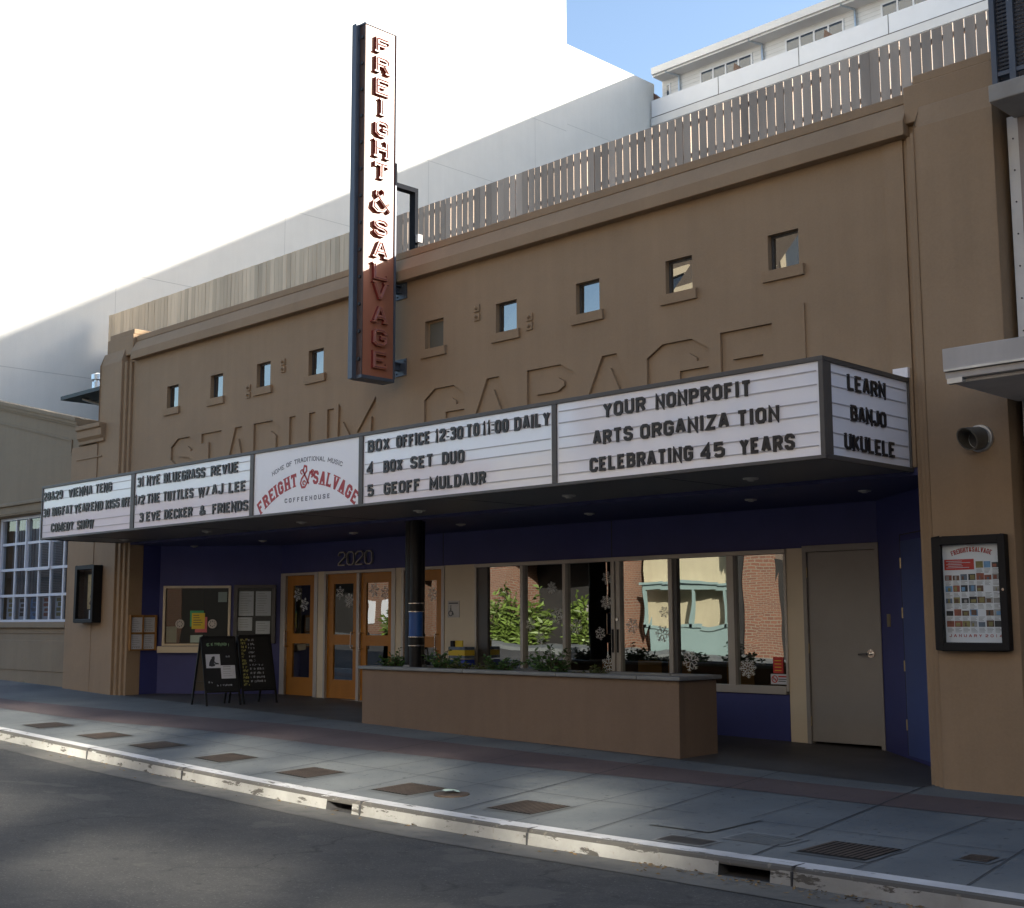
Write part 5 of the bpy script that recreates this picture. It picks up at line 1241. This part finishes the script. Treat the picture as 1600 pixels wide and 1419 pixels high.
# ------------------------------------------------------------------ across the street (seen only in reflections; its windows throw sunlight on the pavement)
mb = None
OB = thing('brick_building', 'brick building across the street, seen in the storefront reflections', 'building', (10, -22, 0))
mb = MB(); mb.box(-10.9, 42, -32, -20.05, -.5, 15.4); build('wall', mb, m_creamwall, OB)
mb = MB()
for x in (-9.9, -6.5, -3.4, 2.0, 9.2, 24.9, 29, 33, 37): mb.box(x, x+1.1, -20.05, -19.8, -.5, 5.2)
mb.box(-10.9, 42, -20.05, -19.85, 4.2, 5.6)
build('brick_pier', mb, m_brick, OB)
mb = MB(); mb.box(-10.9, -9.9, -20.05, -19.9, -.5, 4.2); mb.box(-8.8, -6.5, -20.05, -19.95, -.3, 3.6); mb.box(3.1, 9.2, -20.05, -19.95, -.3, 4.19); mb.box(-5.4, -3.4, -20.05, -19.95, -.3, 3.9); mb.box(-2.3, 2.0, -20.05, -19.95, -.3, 3.9); mb.box(10.3, 24.9, -20.05, -19.95, -.3, 3.9); build('dark_opening', mb, m_intdark, OB)
for k in range(9):
    for c in (6.6, 10.6):
        a = -10.0+k*2.25; b = a+1.25; e = c+1.9
        mb = MB(); mb.box(a-.12, b+.12, -20.05, -19.93, e, e+.22); mb.box(a-.12, b+.12, -20.05, -19.9, c-.16, c); mb.box(a-.1, a, -20.05, -19.95, c, e); mb.box(b, b+.1, -20.05, -19.95, c, e); mb.box(a, b, -20.05, -19.97, (c+e)/2-.04, (c+e)/2+.04)
        w = build('window', mb, m_cream, OB); mb = MB(); mb.face([(a, -20.02, c), (b, -20.02, c), (b, -20.02, e), (a, -20.02, e)]); build('panes', mb, g_far, w)
mb = MB(); mb.box(-10.95, 42.1, -20.05, -19.6, 15.4, 16.1); mb.box(-10.9, 42, -20.05, -19.8, 5.75, 6.0); build('cornice', mb, m_cream, OB)
for i, (a, b, c, e) in enumerate(((11.0, 16.4, 8.75, 10.45), (17.5, 18.7, 8.75, 10.45), (19.2, 22.0, 8.75, 10.45), (22.9, 24.5, 8.75, 10.3), (13.2, 16.9, 6.95, 7.9), (17.7, 20.6, 6.8, 7.7), (12.6, 15.6, 5.65, 6.3), (16.4, 19.6, 5.5, 6.3), (21.4, 22.6, 7.5, 7.95))):
    mb = MB(); mb.box(a-.06, a, -20.05, -19.95, c-.06, e+.06); mb.box(b, b+.06, -20.05, -19.95, c-.06, e+.06); mb.box(a, b, -20.05, -19.95, e, e+.06); mb.box(a, b, -20.05, -19.95, c-.06, c)
    w = build('window', mb, m_darkalum, OB)
    mb = MB(); n_ = max(1, round((b-a)/1.2))
    for k in range(n_):
        p0 = a+(b-a)*k/n_; p1 = a+(b-a)*(k+1)/n_; t = random.uniform(-.006, .006); s2 = random.uniform(-.008, .008)
        mb.face([(p0, -19.98, c), (p1, -19.98+t, c), (p1, -19.98+t+s2, e), (p0, -19.98+s2, e)])
    build('panes', mb, m_mirror, w)
OL = thing('low_brick_building', 'low brick shopfront building across the street with planting', 'building', (-26, -22, 0))
mb = MB(); mb.box(-110, -11.0, -32, -22.2, -.5, 7.0); build('wall', mb, m_intdark, OL)
mb = MB()
for x in (-46, -41, -25.2, -23.6, -17.3): mb.box(x, x+(1.5 if x == -23.6 else 1.0 if x < -18 else .85), -22.1, -20.0, -.5, 4.6)
mb.box(-110, -16.0, -22.1, -20.1, 4.2, 7.0); mb.box(-110, -38.0, -22.1, -20.6, -.5, 4.2); mb.box(-32.0, -28.6, -22.1, -20.6, -.5, 4.2); mb.box(-27.2, -25.0, -22.1, -20.6, -.5, 4.2); build('brick_pier', mb, m_brick, OL)
mb = MB(); mb.box(-19.5, -18.2, -22.1, -22.0, -.2, 2.3); build('grey_door', mb, m_greydoor, OL)
mb = MB()
for a in (-31.7, -30.55, -29.4): mb.box(a, a+.55, -20.6, -20.55, 1.5, 2.6)
build('shop_window', mb, m_panelwhite, OL)
mb = MB(); mb.box(-15.9, -11.0, -22.1, -21.2, -.5, 7.0); build('cream_bay', mb, m_creambay, OL)
mb = MB(); mb.box(-15.4, -10.6, -20.6, -20.55, .15, 1.35); build('teal_panel', mb, m_teal, OL)
mb = MB()
for x in (-15.4, -14.2, -13.0, -11.8, -10.66): mb.box(x, x+.09, -20.6, -20.5, 1.35, 2.7)
mb.box(-15.4, -10.57, -20.6, -20.5, 2.7, 2.9); mb.box(-15.5, -10.5, -21.2, -20.4, 2.9, 3.0); mb.box(-15.4, -10.57, -20.6, -20.5, 1.352, 1.45); build('glazing_bars', mb, m_teal, OL)
EB = thing('street_end_sky_blocker', 'unseen dull block added at the street end to cut skylight', 'building', (48, -8, 0))  # out of view, added to hold back skylight from the right
mb = MB(); mb.box(40, 60, -19, 6, -.5, 15); build('wall', mb, m_grey, EB)
mb = MB()
for k in range(6):
    for j_ in range(3): mb.box(39.95, 40.0, -17.5+k*3.4, -15.9+k*3.4, 3+j_*4, 5+j_*4)
build('window_bands', mb, m_intdark, EB)
for i, (x, h, r_) in enumerate(((-21.9, 3.1, 1.0), (-20.3, 2.9, 1.25), (-17.8, 2.7, .75), (-20.9, 1.5, 1.5), (-28.5, 2.2, .9))):
    shrub(x, -19.6, .3, h, r_, 700, m_leafy, 'yellow green street plant number', 30+i, .34, 'street plants across the road', name='street_plant')
names = ['tallest yellow green bush in front of the brick piers across the street', 'yellow green bush beside the tallest bush across the street', 'yellow green bush near the teal glazed porch across the street', 'yellow green bush standing apart from the others across the street', 'low yellow green bush by itself beside a brick pier across the street']
for o, nme in zip([o for o in scene.objects if o.name.startswith('street_plant')], names): o['label'] = nme
for o in scene.objects:
    if '_w' in o: del o['_w']
